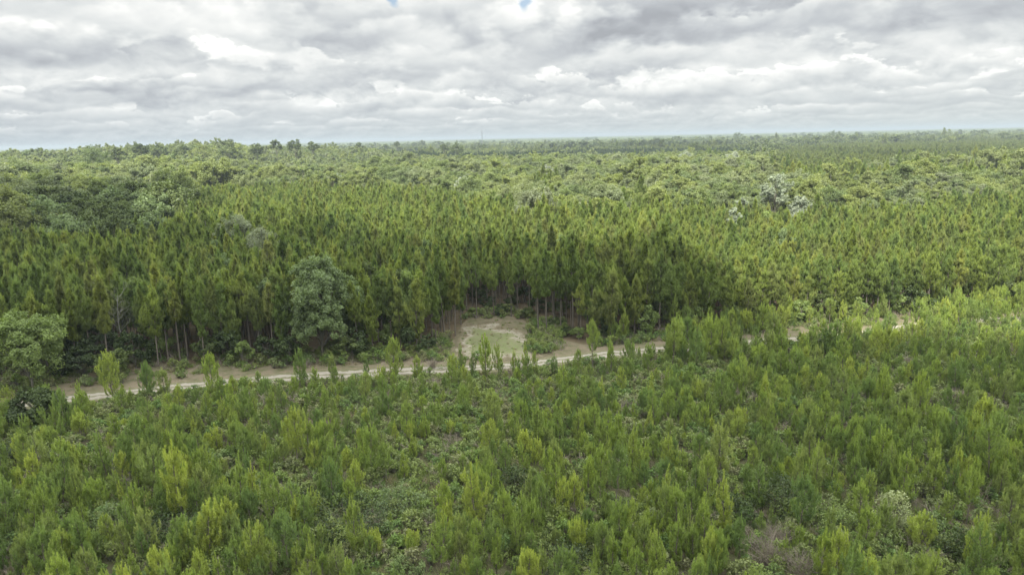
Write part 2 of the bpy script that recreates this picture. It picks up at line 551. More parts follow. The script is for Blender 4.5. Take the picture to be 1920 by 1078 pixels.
def tall_pine(seed, h=15.0, wid=2.0, base=0.45, per=26, ln=0.34, wd=0.07, nw=5, dead=True, tint0=0.5, step=0.62):
    rg = np.random.default_rng(seed)
    tr, cr = Geo(), Geo()
    n = 9
    zz = np.linspace(0, h, n)
    lx, ly = rg.normal(0, 0.25, 2)
    spine = np.stack([lx * (zz / h) ** 2 + 0.06 * np.sin(zz * .6 + seed), ly * (zz / h) ** 2, zz], 1)
    tube(tr, spine, np.linspace(0.15, 0.02, n), 6)

    def at(z):
        return np.array([np.interp(z, zz, spine[:, 0]), np.interp(z, zz, spine[:, 1]), z])
    P0, P1, T = [], [], []
    z = base * h
    while z < h * 0.96:
        q = (z - base * h) / (h * (1 - base))
        L = wid * (0.55 + 1.5 * q) if q < 0.3 else wid * (1.0 - ((q - 0.3) / 0.7) ** 1.05 * 0.88)
        nb = rg.integers(nw - 1, nw + 1)
        ph = rg.random() * 6.28
        L *= rg.uniform(.72, 1.25)
        for k in range(nb):
            a = ph + k * 6.283 / nb + rg.normal(0, 0.35)
            Lk = L * rg.uniform(0.40, 1.45)
            o = at(min(h, z + rg.normal(0, 0.15)))
            e0 = rg.uniform(-0.05, 0.35) + 0.55 * q
            e1 = rg.uniform(0.7, 1.25)
            rad = np.array([math.cos(a), math.sin(a), 0.0])
            pts = [o]
            for s in range(4):
                e = e0 + (e1 - e0) * (s / 3.0) ** 1.4
                pts.append(pts[-1] + (rad * math.cos(e) + np.array([0, 0, math.sin(e)])) * Lk / 4 * 1.1)
            tube(tr, pts, np.linspace(0.035, 0.008, 5), 3)
            tb = tint0 + rg.normal(0, 0.19)
            P0 += [pts[2], pts[3]]; P1 += [pts[3], pts[4]]; T += [tb - .1, tb]
            P0.append(pts[4]); P1.append(pts[4] + np.array([rg.normal(0, .06), rg.normal(0, .06), rg.uniform(.45, .95)])); T.append(tb + .2)
            for s in (1, 2, 3):
                for _ in range(2):
                    a2 = a + rg.choice((-1, 1)) * rg.uniform(0.5, 1.3)
                    e = rg.uniform(0.15, 1.1)
                    l2 = Lk * rg.uniform(0.18, 0.42)
                    p1 = pts[s] + np.array([math.cos(a2) * math.cos(e), math.sin(a2) * math.cos(e), math.sin(e)]) * l2
                    p2 = p1 + np.array([0, 0, rg.uniform(.3, .65)])
                    P0 += [p1 - (p1 - pts[s]) * .5, p1]; P1 += [p1, p2]; T += [tb, tb + .12]
        z += rg.uniform(step * .8, step * 1.2)
    o = at(h * 0.95)
    for s in range(3):
        p1 = o + np.array([rg.normal(0, .03), rg.normal(0, .03), 0.60])
        P0.append(o); P1.append(p1); T.append(tint0 + .2)
        o = p1
    needles(cr, P0, P1, per, ln, wd, 1.05, rg, T)
    if dead:
        z = h * 0.14
        while z < base * h:
            a = rg.random() * 6.28
            L = rg.uniform(0.4, 1.5)
            e = rg.uniform(-.2, .3)
            o = at(z)
            tube(tr, [o, o + np.array([math.cos(a), math.sin(a), math.sin(e)]) * L], [0.025, 0.006], 3)
            z += rg.uniform(0.25, 0.7)
    return tr, cr


def hardwood(seed, h=12.0, wid=4.0, clumps=34, per=150, leaf=0.30, base=0.30, open_=0.0, trunk_r=0.22, limb=True, flat=1.0, droop=0.0):
    """broad-leaved tree: limbs carrying many leaf sprays of uneven size, with gaps between them"""
    rg = np.random.default_rng(seed)
    tr, cr = Geo(), Geo()
    top = h
    cz = h * (base + 1) / 2
    hz = h * (1 - base) / 2
    C, R, T = [], [], []
    tries = 0
    while len(C) < clumps and tries < clumps * 40:
        tries += 1
        d = rnd_unit(1, rg)[0]
        if d[2] < -0.55:
            continue
        rr = rg.uniform(0.35, 1.0) ** 0.5
        lob = 1 + 0.22 * math.sin(3 * math.atan2(d[1], d[0]) + seed) + 0.12 * math.sin(5 * math.atan2(d[1], d[0]) + seed * 2)
        c = np.array([d[0] * wid * rr * lob, d[1] * wid * rr * lob, cz + d[2] * hz * rr * flat])
        r = rg.uniform(0.16, 0.34) * wid * (1 - 0.25 * open_)
        C.append(c); R.append((r, r, r * rg.uniform(0.70, 1.05)))
        T.append(0.5 + rg.normal(0, 0.13))
    C = np.array(C); R = np.array(R); T = np.array(T)
    zz = np.array([0, h * base * .6, h * base * 1.1, cz, h * 0.86])
    sp = np.stack([rg.normal(0, .12, 5) * (zz / h) * wid * .4, rg.normal(0, .12, 5) * (zz / h) * wid * .4, zz], 1)
    tube(tr, sp, np.array([1.25, 1.0, .8, .5, .12]) * trunk_r, 6)
    for i in range(0, len(C)):
        z0 = rg.uniform(base * .8, .62) * h
        z0 = min(z0, C[i][2] * 0.9)
        o = np.array([np.interp(z0, zz, sp[:, 0]), np.interp(z0, zz, sp[:, 1]), z0])
        mid = (o + C[i]) / 2 + np.array([0, 0, -0.06 * h]) * rg.uniform(0, 1)
        tube(tr, [o, mid, C[i]], [trunk_r * .35, trunk_r * .22, trunk_r * .07], 4)
        if limb:
            for _ in range(4):
                e = C[i] + rnd_unit(1, rg)[0] * R[i] * 0.95
                tube(tr, [C[i] * .8 + mid * .2, e], [trunk_r * .09, trunk_r * .03], 3)
    # each clump is itself broken into sprays
    k = 7
    off = rnd_unit(len(C) * k, rg) * np.repeat(R, k, 0) * rg.uniform(.55, 1.0, (len(C) * k, 1))
    off[:, 2] -= droop * rg.random(len(off)) * 0.5
    C2 = np.repeat(C, k, 0) + off
    R2 = np.repeat(R, k, 0) * rg.uniform(0.35, 0.70, (len(C) * k, 1))
    T2 = np.repeat(T, k) + rg.normal(0, 0.08, len(C) * k)
    leaves(cr, C2, max(1, per // k), R2, leaf, rg, T2, mid=(0, 0, cz - hz * .5))
    return tr, cr


def dead_tree(seed, h=9.0, n=18):
    rg = np.random.default_rng(seed)
    tr, br = Geo(), Geo()
    zz = np.linspace(0, h, 6)
    sp = np.stack([rg.normal(0, .15, 6) * zz / h, rg.normal(0, .15, 6) * zz / h, zz], 1)
    tube(tr, sp, np.linspace(.16, .03, 6), 6)

    def grow(p, d, L, r, depth):
        pts = [p]
        for s in range(3):
            d = unit(d + rg.normal(0, .22, 3) + np.array([0, 0, .08]))
            pts.append(pts[-1] + d * L / 3)
        tube(br, pts, np.linspace(r, r * .35, 4), 4)
        if depth:
            for q in range(3):
                i = rg.integers(1, 4)
                grow(pts[i], unit(d + rg.normal(0, .6, 3)), L * .55, r * .5, depth - 1)
    for k in range(n):
        z = h * (0.35 + 0.65 * k / n)
        a = k * 2.4 + rg.normal(0, .3)
        p = np.array([np.interp(z, zz, sp[:, 0]), np.interp(z, zz, sp[:, 1]), z])
        grow(p, unit(np.array([math.cos(a), math.sin(a), rg.uniform(.3, .9)])), h * rg.uniform(.16, .28), .032, 3)
    return tr, br


def shrub(seed, h=1.6, wid=1.4, n=40, per=26, leaf=0.10):
    rg = np.random.default_rng(seed)
    st, cr = Geo(), Geo()
    C = []
    for k in range(n):
        a = rg.random() * 6.283
        r = wid * math.sqrt(rg.random()) * (1 + .25 * math.sin(3 * a + seed))
        z = h * (0.25 + 0.75 * rg.random()) * (1 - 0.45 * (r / wid) ** 2)
        C.append((r * math.cos(a), r * math.sin(a), z))
        tube(st, [(r * .15 * math.cos(a), r * .15 * math.sin(a), 0), (r * .6 * math.cos(a), r * .6 * math.sin(a), z * .6), C[-1]], [.022, .015, .006], 3)
    C = np.array(C)
    leaves(cr, C, per, np.full((n, 3), wid * .24), leaf, rg, 0.5 + rg.normal(0, .15, n))
    return st, cr


def twig_bush(seed, h=1.6, wid=1.2, n=70):
    rg = np.random.default_rng(seed)
    g = Geo()
    for k in range(n):
        a = rg.random() * 6.283
        s = rg.random()
        d = np.array([math.cos(a) * s, math.sin(a) * s, 1.1])
        L = h * rg.uniform(.6, 1.1)
        p0 = np.array([rg.normal(0, wid * .2), rg.normal(0, wid * .2), 0])
        p1 = p0 + d * L * .5 + rg.normal(0, .06, 3); p2 = p1 + d * L * .5 * np.array([1, 1, .6]) + rg.normal(0, .1, 3)
        tube(g, [p0, p1, p2], [.018, .012, .004], 3)
        for _ in range(4):
            tube(g, [p1 + (p2 - p1) * rg.random(), p2 + rg.normal(0, .22, 3)], [.009, .003], 3)
    return g


def grass_tuft(seed, n=60, h=0.7, wid=0.4):
    rg = np.random.default_rng(seed)
    g = Geo()
    a = rg.random(n) * 6.283
    b = np.stack([np.cos(a), np.sin(a), np.zeros(n)], 1) * (wid * rg.random(n))[:, None]
    d = unit(b * 1.1 + rg.normal(0, .25, (n, 3)) * (1, 1, 0) + (0, 0, 1))
    tip = b + d * (h * rg.uniform(.5, 1.1, n))[:, None]
    s = unit(np.cross(d, rnd_unit(n, rg))) * 0.018
    g.add(np.stack([b - s, b + s, tip], 1).reshape(-1, 3), np.arange(3 * n).reshape(-1, 3),
          np.repeat(np.clip(.5 + rg.normal(0, .2, n), 0, 1), 3))
    return g


# ------------------------------------------------------------------ linking helpers
def link(name, me, parent=None, loc=(0, 0, 0)):
    o = bpy.data.objects.new(name, me)
    COL.objects.link(o)
    o.location = loc
    if parent:
        o.parent = parent
    return o


def make_thing(name, trunk_me, crown_me, loc, rot, sc, label, cat, group=None, crown_name='crown', trunk_name='trunk'):
    r = bpy.data.objects.new(name, None)
    COL.objects.link(r)
    r.empty_display_size = 0.3
    r.location = loc
    r.rotation_euler = rot
    r.scale = sc if hasattr(sc, '__len__') else (sc, sc, sc)
    r['label'] = label
    r['category'] = cat
    if group:
        r['group'] = group
    if trunk_me:
        link(trunk_name, trunk_me, r)
    if crown_me:
        link(crown_name, crown_me, r)
    return r


class Kind:
    """one shape of plant: separate trunk and crown meshes for trees of their own, one joined mesh for the masses"""
    def __init__(self, name, geo, bark, leaf):
        self.trunk = mesh_of(name + '_trunk', [(geo[0], bark)])
        self.crown = mesh_of(name + '_crown', [(geo[1], leaf)])
        self.whole = mesh_of(name + '_whole', [(geo[0], bark), (geo[1], leaf)])


def scatter(name, meshes, X, Y, Z, S, idx, seed, tilt=0.03, kind='stuff', label=None, cat=None, group=None, rotz=True):
    """one object: a cloud of points, each carrying an instance of one of the meshes"""
    rg = np.random.default_rng(seed)
    n = len(X)
    me = bpy.data.meshes.new(name)
    me.vertices.add(n)
    me.vertices.foreach_set('co', np.stack([X, Y, Z], 1).astype(np.float32).ravel())
    S = np.asarray(S, float)
    if S.ndim == 1:
        S = np.stack([S, S, S], 1)
    a = me.attributes.new('sc', 'FLOAT_VECTOR', 'POINT'); a.data.foreach_set('vector', S.astype(np.float32).ravel())
    R = np.stack([rg.normal(0, tilt, n), rg.normal(0, tilt, n), rg.random(n) * 6.283 * (1 if rotz else 0)], 1)
    a = me.attributes.new('rot', 'FLOAT_VECTOR', 'POINT'); a.data.foreach_set('vector', R.astype(np.float32).ravel())
    a = me.attributes.new('idx', 'INT', 'POINT'); a.data.foreach_set('value', np.asarray(idx).astype(np.int32))
    me.update()
    o = link(name, me)
    ng = bpy.data.node_groups.new(name + '_nodes', 'GeometryNodeTree')
    ng.interface.new_socket('Geometry', in_out='INPUT', socket_type='NodeSocketGeometry')
    ng.interface.new_socket('Geometry', in_out='OUTPUT', socket_type='NodeSocketGeometry')
    gi = ng.nodes.new('NodeGroupInput'); go = ng.nodes.new('NodeGroupOutput')
    iop = ng.nodes.new('GeometryNodeInstanceOnPoints')
    join = ng.nodes.new('GeometryNodeJoinGeometry')
    for mm in reversed(meshes):
        h = bpy.data.objects.new('plant_shape', mm)      # never linked to the scene: only its mesh is read
        oi = ng.nodes.new('GeometryNodeObjectInfo')
        oi.inputs['Object'].default_value = h
        oi.inputs['As Instance'].default_value = True
        ng.links.new(oi.outputs['Geometry'], join.inputs[0])
    def attr(nm, t):
        q = ng.nodes.new('GeometryNodeInputNamedAttribute'); q.data_type = t
        q.inputs['Name'].default_value = nm
        return q.outputs[0]
    ng.links.new(gi.outputs[0], iop.inputs['Points'])
    ng.links.new(join.outputs[0], iop.inputs['Instance'])
    iop.inputs['Pick Instance'].default_value = True
    ng.links.new(attr('idx', 'INT'), iop.inputs['Instance Index'])
    e2r = ng.nodes.new('FunctionNodeEulerToRotation')
    ng.links.new(attr('rot', 'FLOAT_VECTOR'), e2r.inputs[0])
    ng.links.new(e2r.outputs[0], iop.inputs['Rotation'])
    ng.links.new(attr('sc', 'FLOAT_VECTOR'), iop.inputs['Scale'])
    ng.links.new(iop.outputs[0], go.inputs[0])
    md = o.modifiers.new('scatter', 'NODES'); md.node_group = ng
    o['kind'] = kind
    if label: o['label'] = label
    if cat: o['category'] = cat
    if group: o['group'] = group
    return o


# value noise on the ground, used for where things grow
_T = np.random.default_rng(5).random((256, 256))


def vnoise(x, y, s):
    x = np.asarray(x, float) / s + 1000.3; y = np.asarray(y, float) / s + 1000.7
    xi, yi = np.floor(x).astype(int), np.floor(y).astype(int)
    fx, fy = x - xi, y - yi
    fx = fx * fx * (3 - 2 * fx); fy = fy * fy * (3 - 2 * fy)
    g = lambda i, j: _T[(xi + i) % 256, (yi + j) % 256]
    return (g(0, 0) * (1 - fx) + g(1, 0) * fx) * (1 - fy) + (g(0, 1) * (1 - fx) + g(1, 1) * fx) * fy


def zt(x, y):
    """height of the ground: flat, but for a long low rise far off at the left"""
    x = np.asarray(x, float); y = np.asarray(y, float)
    g = np.exp(-((x + 470) / 290.0) ** 2 - ((y - 1080) / 300.0) ** 2)
    return 17.0 * g * np.clip((y - 480) / 250.0, 0, 1)


def interp_line(line, z=0.0):
    """pixel polyline -> ground y as a function of bearing tan(x/y)"""
    P = np.array([ground(px, py, z) for px, py in line])
    k = P[:, 0] / P[:, 1]
    o = np.argsort(k)
    return k[o], P[o][:, 1]


ROAD = [(-420, 815), (-200, 787), (0, 763), (130, 748), (260, 733), (400, 717), (600, 703), (780, 694), (960, 686), (1060, 673),
        (1150, 662), (1300, 651), (1480, 636), (1640, 622), (1740, 608), (1920, 597), (2200, 577), (2500, 560)]
EDGE = [(-420, 775), (-200, 742), (0, 716), (150, 705), (250, 694), (350, 688), (500, 680), (620, 675), (700, 668), (790, 662),
        (850, 645), (872, 603), (950, 594), (985, 604), (1005, 622), (1035, 638), (1060, 646), (1110, 650), (1180, 636), (1250, 628), (1400, 614),
        (1600, 601), (1800, 583), (1920, 574), (2200, 556), (2500, 540)]
# canopy-top lines (z about 13.5 m): where the plantation ends and the swamp hardwoods begin, and where those end
HW_FRONT = [(-900, 470), (-200, 450), (0, 438), (90, 436), (200, 430), (330, 415), (350, 352), (500, 348), (700, 350), (880, 372), (1000, 385),
            (1150, 392), (1300, 382), (1480, 392), (1600, 380), (1760, 372), (1920, 355), (2200, 345), (2800, 330)]
HW_BACK = [(-900, 294), (-200, 290), (0, 288), (300, 287), (500, 289), (700, 296), (850, 303), (1000, 298), (1150, 293), (1300, 290), (1400, 293),
           (1470, 322), (1600, 318), (1760, 300), (1920, 292), (2200, 285), (2800, 275)]
lk_road, ly_road = interp_line(ROAD)
lk_edge, ly_edge = interp_line(EDGE)
lk_hf, ly_hf = interp_line(HW_FRONT, 14.0)
lk_hb, ly_hb = interp_line(HW_BACK, 13.0)


def Yl(k, lk, ly):
    return np.interp(k, lk, ly)


RX = np.array([ground(px, py) for px, py in ROAD])


def road_dist(x, y):
    """distance from the road's centre line"""
    x = np.asarray(x, float); y = np.asarray(y, float)
    best = np.full(x.shape, 1e9)
    for (x0, y0), (x1, y1) in zip(RX[:-1], RX[1:]):
        dx, dy = x1 - x0, y1 - y0
        t = np.clip(((x - x0) * dx + (y - y0) * dy) / (dx * dx + dy * dy), 0, 1)
        best = np.minimum(best, np.hypot(x - x0 - t * dx, y - y0 - t * dy))
    return best


def jgrid(x0, x1, y0, y1, sp, rg, jit=0.35, ang=0.0, spy=None):
    spy = spy or sp
    c, s = math.cos(ang), math.sin(ang)
    cx, cy = (x0 + x1) / 2, (y0 + y1) / 2
    R = math.hypot(x1 - x0, y1 - y0) / 2
    a = np.arange(-R, R, sp); b = np.arange(-R, R, spy)
    A, B = np.meshgrid(a, b)
    A = A.ravel() + rg.uniform(-jit, jit, A.size) * sp; B = B.ravel() + rg.uniform(-jit, jit, B.size) * spy
    X = cx + A * c - B * s; Y = cy + A * s + B * c
    k = (X > x0) & (X < x1) & (Y > y0) & (Y < y1)
    return X[k], Y[k]


def in_view(x, y, zt, m=60):
    px, py, d = to_px(x, y, zt)
    pb, qb, _ = to_px(x, y, 0 * np.asarray(x))
    return (y > 3) & (px > -m) & (px < 1920 + m) & (qb > -m) & (py < 1078 + m)


# ------------------------------------------------------------------ ground, road and clearing
def ground_material():
    m, w, out = material('ground')
    tc = w.new('ShaderNodeTexCoord')
    P = tc.outputs['Object']
    n1 = w.noise(P, 0.05, 5, 0.6)
    n2 = w.noise(P, 0.45, 6, 0.65)
    n3 = w.noise(P, 3.2, 5, 0.7)
    base = w.ramp(n2, ((0.30, (0.075, 0.062, 0.040)), (0.45, (0.120, 0.100, 0.068)), (0.56, (0.085, 0.092, 0.040)),
                       (0.66, (0.160, 0.138, 0.100)), (0.80, (0.220, 0.195, 0.150))))
    green = w.ramp(n3, ((0.3, (0.050, 0.070, 0.022)), (0.7, (0.105, 0.120, 0.045))))
    c = w.mix(w.rng(n1, 0.42, 0.62, 0.15, 0.75), base, green)
    c = w.mix(w.rng(n3, 0.35, 0.75, 0.0, 0.6), c, (0.060, 0.048, 0.034))
    n4 = w.noise(P, 9.0, 4, 0.75)
    c = w.mix(w.rng(n4, 0.55, 0.66, 0.0, 0.6), c, (0.24, 0.21, 0.16))
    c = w.mix(w.rng(n4, 0.40, 0.30, 0.0, 0.7), c, (0.035, 0.030, 0.020))
    d = w.new('ShaderNodeBsdfDiffuse'); w.put(d.inputs[0], c)
    w.nt.links.new(d.outputs[0], out.inputs[0])
    return m


def sheet(name, rows, mat, z, kind='structure', uv=False):
    """a strip of ground built from left/right edges"""
    me = bpy.data.meshes.new(name)
    V, F = [], []
    k = len(rows[0])
    for r in rows:
        for (x, y, dz) in r:
            V.append((x, y, z + dz))
    for i in range(len(rows) - 1):
        for j in range(k - 1):
            F.append((i * k + j, i * k + j + 1, (i + 1) * k + j + 1, (i + 1) * k + j))
    me.from_pydata(V, [], F)
    me.materials.append(mat)
    if uv:
        u = me.attributes.new('across', 'FLOAT', 'POINT')
        u.data.foreach_set('value', [j / (k - 1) for r in rows for j in range(k)])
    me.update()
    o = link(name, me)
    o['kind'] = kind
    return o


def build_ground():
    me = bpy.data.meshes.new('ground')
    R = 16000.0
    rs = [0, 40, 80, 140, 220, 320, 420] + list(range(480, 1900, 60)) + [2000, 2500, 3200, 4500, 6400, 9000, 12000, R]
    V = [(0, 0, 0)]; F = []
    N = 180
    for r in rs[1:]:
        for k in range(N):
            a = k * 2 * math.pi / N
            V.append((r * math.cos(a), r * math.sin(a), float(zt(r * math.cos(a), r * math.sin(a)))))
    for k in range(N):
        F.append((0, 1 + k, 1 + (k + 1) % N))
    for i in range(len(rs) - 2):
        for k in range(N):
            a, b = 1 + i * N + k, 1 + i * N + (k + 1) % N
            F.append((a, a + N, b + N, b))
    me.from_pydata(V, [], F)
    me.materials.append(ground_material())
    o = link('ground', me)
    o['kind'] = 'structure'

    # sandy road: two pale wheel tracks with a grassy crown and ragged edges
    m, w, out = material('sandy_track')
    at = w.new('ShaderNodeAttribute', attribute_name='across')
    t = at.outputs['Fac']
    tc = w.new('ShaderNodeTexCoord'); P = tc.outputs['Object']
    n = w.noise(P, 0.9, 6, 0.65); nf = w.noise(P, 6.0, 4, 0.6)
    tt = w.m('ADD', t, w.m('MULTIPLY', w.m('SUBTRACT', n, 0.5), 0.40))
    tr1 = w.rng(w.m('ABSOLUTE', w.m('SUBTRACT', tt, 0.33)), 0.06, 0.15, 1.0, 0.0, True)
    tr2 = w.rng(w.m('ABSOLUTE', w.m('SUBTRACT', tt, 0.64)), 0.06, 0.15, 1.0, 0.0, True)
    sand = w.m('MAXIMUM', tr1, tr2)
    grass = w.ramp(nf, ((0.3, (0.095, 0.100, 0.050)), (0.7, (0.18, 0.165, 0.100))))
    sandc = w.ramp(nf, ((0.3, (0.23, 0.205, 0.165)), (0.7, (0.34, 0.31, 0.26))))
    c = w.mix(sand, grass, sandc)
    edge = w.rng(w.m('ABSOLUTE', w.m('SUBTRACT', tt, 0.5)), 0.34, 0.48, 0.0, 1.0)
    c = w.mix(edge, c, w.ramp(n, ((0.35, (0.12, 0.11, 0.065)), (0.65, (0.20, 0.165, 0.115)))))
    d = w.new('ShaderNodeBsdfDiffuse'); w.put(d.inputs[0], c)
    w.nt.links.new(d.outputs[0], out.inputs[0])
    C = [Vector((a, b)) for a, b in RX]
    pts = []
    for a, b in zip(C[:-1], C[1:]):
        L = (b - a).length
        for s in range(max(1, int(L / 2.0))):
            pts.append(a.lerp(b, s / max(1, int(L / 2.0))))
    pts.append(C[-1])
    for _ in range(6):
        pts = [pts[0]] + [(pts[i - 1] + pts[i] * 2 + pts[i + 1]) / 4 for i in range(1, len(pts) - 1)] + [pts[-1]]
    rows = []
    for i, p in enumerate(pts):
        d_ = (pts[min(i + 1, len(pts) - 1)] - pts[max(i - 1, 0)]).normalized()
        nrm = Vector((-d_.y, d_.x))
        wl = 3.0 + 0.5 * math.sin(i * .21) + random.uniform(-.35, .35)
        wr = 3.1 + 0.5 * math.sin(i * .17 + 2) + random.uniform(-.35, .35)
        rows.append([(p.x + nrm.x * q, p.y + nrm.y * q, 0) for q in np.linspace(-wr, wl, 9)])
    sheet('sandy_road', rows, m, 0.008, uv=True)

    # dry verge between road and the tall pines
    m2, w, out = material('dry_verge')
    tc = w.new('ShaderNodeTexCoord'); P = tc.outputs['Object']
    n = w.noise(P, 0.35, 6, 0.65); nf = w.noise(P, 4.0, 4, 0.6)
    c = w.ramp(n, ((0.32, (0.095, 0.100, 0.045)), (0.48, (0.150, 0.135, 0.085)), (0.60, (0.190, 0.155, 0.110)), (0.72, (0.12, 0.122, 0.055))))
    c = w.mix(w.rng(nf, 0.4, 0.7, 0.0, 0.35), c, (0.08, 0.065, 0.045))
    d = w.new('ShaderNodeBsdfDiffuse'); w.put(d.inputs[0], c)
    w.nt.links.new(d.outputs[0], out.inputs[0])
    rows = []
    for px in np.arange(-420, 2500, 14):
        yr = np.interp(px, [a for a, _ in ROAD], [b for _, b in ROAD])
        ye = np.interp(px, [a for a, _ in EDGE], [b for _, b in EDGE])
        rows.append([(*ground(px, yr + 9 + 3 * math.sin(px * .07) + random.uniform(-2, 2)), 0), (*ground(px, yr - 8), 0),
                     (*ground(px, min(ye, yr - 12)), 0), (*ground(px, min(ye, yr - 12) - 7 - 4 * math.sin(px * .05)), 0)])
    sheet('dry_verge', rows, m2, 0.004)

    # the clearing: a mown green oval ringed with pale sand
    m3, w, out = material('clearing')
    at = w.new('ShaderNodeAttribute', attribute_name='across')
    t = at.outputs['Fac']
    tc = w.new('ShaderNodeTexCoord'); P = tc.outputs['Object']
    n = w.noise(P, 0.22, 5, 0.6); nf = w.noise(P, 2.2, 5, 0.65)
    tt = w.m('ADD', t, w.m('MULTIPLY', w.m('SUBTRACT', n, 0.5), 1.5))
    tt = w.m('ADD', tt, w.m('MULTIPLY', w.m('SUBTRACT', nf, 0.5), 0.6))
    c = w.ramp(tt, ((0.10, (0.115, 0.128, 0.060)), (0.45, (0.150, 0.172, 0.076)), (0.60, (0.185, 0.184, 0.105)),
                    (0.72, (0.30, 0.27, 0.22)), (0.84, (0.20, 0.175, 0.125)), (0.92, (0.145, 0.118, 0.078)), (1.0, (0.11, 0.095, 0.06))))
    c = w.mix(w.rng(w.noise(P, 0.8, 6, 0.7), 0.45, 0.62, 0.0, 0.75), c, w.ramp(nf, ((0.35, (0.20, 0.175, 0.125)), (0.65, (0.13, 0.125, 0.065)))))
    d = w.new('ShaderNodeBsdfDiffuse'); w.put(d.inputs[0], c)
    w.nt.links.new(d.outputs[0], out.inputs[0])
    outline = [(852, 640), (855, 624), (868, 610), (895, 603), (930, 602), (955, 608), (972, 618), (984, 630), (1003, 642), (1030, 652),
               (1050, 662), (1020, 670), (970, 676), (920, 678), (872, 676), (853, 660)]
    O = [Vector(ground(*p)) for p in outline]
    for _ in range(2):
        O = [q for i in range(len(O)) for q in (O[i].lerp(O[(i + 1) % len(O)], .25), O[i].lerp(O[(i + 1) % len(O)], .75))]
    cc = Vector(ground(925, 645))
    rows = []
    for i in range(len(O) + 1):
        p = O[i % len(O)]
        rows.append([(cc.x + (p.x - cc.x) * q, cc.y + (p.y - cc.y) * q, 0) for q in np.linspace(0.02, 1, 10)])
    sheet('clearing_ground', rows, m3, 0.012, uv=True)
    # pine straw under the plantation, rusty brown
    m4, w, out = material('pine_straw')
    tc = w.new('ShaderNodeTexCoord'); P = tc.outputs['Object']
    n = w.noise(P, 0.3, 6, 0.65)
    c = w.ramp(n, ((0.3, (0.075, 0.062, 0.040)), (0.5, (0.125, 0.095, 0.062)), (0.7, (0.085, 0.088, 0.045))))
    d = w.new('ShaderNodeBsdfDiffuse'); w.put(d.inputs[0], c)
    w.nt.links.new(d.outputs[0], out.inputs[0])
    rows = []
    for px in np.arange(-400, 2500, 30):
        ye = np.interp(px, [a for a, _ in EDGE], [b for _, b in EDGE])
        a = Vector(ground(px, ye + 3)); b = a * (1 + 70 / a.length)
        rows.append([(a.x, a.y, 0), (b.x, b.y, 0)])
    sheet('pine_straw_floor', rows, m4, 0.002)


build_ground()

# ------------------------------------------------------------------ plant kinds
YP_LOOKS = ['full', 'slim', 'two-topped', 'leaning', 'bare-stemmed', 'squat']
YOUNG = [
    Kind('full_young_pine', young_pine(1, 5.2, 1.35, 0.0, 0.08), M_BARK, M_YOUNG),
    Kind('slim_young_pine', young_pine(2, 5.4, 0.85, 0.1, 0.12, 0.9, tint0=.42), M_BARK, M_YOUNG),
    Kind('forked_young_pine', young_pine(3, 4.9, 1.30, -0.1, 0.10, 1.0, 3, tint0=.56), M_BARK, M_YOUNG),
    Kind('leaning_young_pine', young_pine(4, 5.0, 1.10, 0.55, 0.12, 0.9, tint0=.50), M_BARK, M_YOUNG),
    Kind('bare_stemmed_young_pine', young_pine(5, 5.8, 1.15, 0.15, 0.36, 1.0, 2, tint0=.46), M_BARK, M_YOUNG),
    Kind('squat_young_pine', young_pine(6, 3.9, 1.35, 0.0, 0.06, 1.1, 2, tint0=.60), M_BARK, M_YOUNG),
    Kind('full_young_pine', young_pine(7, 5.1, 1.25, -0.1, 0.08, tint0=.55), M_BARK, M_YOUNG),
    Kind('slim_young_pine', young_pine(8, 5.0, 0.80, -0.1, 0.15, 0.85, tint0=.5), M_BARK, M_YOUNG),
]
YOUNG += [Kind('young_pine', young_pine(300 + i, a, b, c, d, e, tint0=f), M_BARK, M_YOUNG) for i, (a, b, c, d, e, f) in enumerate((
    (5.3, 1.25, .1, .06, 1.1, .52), (5.5, .80, -.1, .1, .9, .46), (5.0, 1.0, -.5, .1, .9, .56), (4.2, 1.45, .1, .05, 1.1, .6)))]
YLOOK = [0, 1, 2, 3, 4, 5, 0, 1, 0, 1, 3, 5]
TALL = [
    Kind('high_crowned_tall_pine', tall_pine(21, 15.0, 1.75, 0.46), M_BARK, M_PINE),
    Kind('narrow_tall_pine', tall_pine(22, 15.8, 1.35, 0.40, tint0=.44), M_BARK, M_PINE),
    Kind('broad_tall_pine', tall_pine(23, 14.6, 2.1, 0.40, tint0=.56), M_BARK, M_PINE),
    Kind('thin_crowned_tall_pine', tall_pine(24, 15.4, 1.5, 0.50, per=16), M_BARK, M_PINE),
    Kind('low_branched_tall_pine', tall_pine(25, 14.0, 1.9, 0.24, tint0=.5), M_BARK, M_PINE),
]
TALL += [Kind('tall_pine', tall_pine(320 + i, a, b, c, per=d, nw=e, tint0=f), M_BARK, M_PINE) for i, (a, b, c, d, e, f) in enumerate((
    (15.2, 1.9, .44, 22, 4, .54), (15.4, 1.45, .38, 24, 4, .46), (14.2, 2.4, .38, 20, 5, .52), (15.8, 1.5, .5, 14, 4, .48), (14.2, 2.0, .22, 20, 4, .56)))]
TLOOK = ['high-crowned', 'narrow-crowned', 'broad-crowned', 'thin-crowned', 'low-branched']
INNER = {}
SWGEO = [hardwood(31, 15.5, 5.2, 46, 330, 0.22),
         hardwood(32, 16.5, 4.5, 40, 330, 0.22, base=.35),
         hardwood(33, 14.8, 6.2, 54, 330, 0.23, base=.3),
         hardwood(34, 15.0, 3.8, 30, 260, 0.22, base=.4, open_=.5)]
SWAMP = [Kind('swamp_hardwood', g_, M_OAKBARK, M_SWAMP) for g_ in SWGEO]
SLOOK = ['round-headed', 'tall oval', 'wide-spreading', 'thin open']
STRIP = []


def lod_mesh(name, geo, a, b):
    return mesh_of(name, [(geo[0], a), (geo[1], b)])


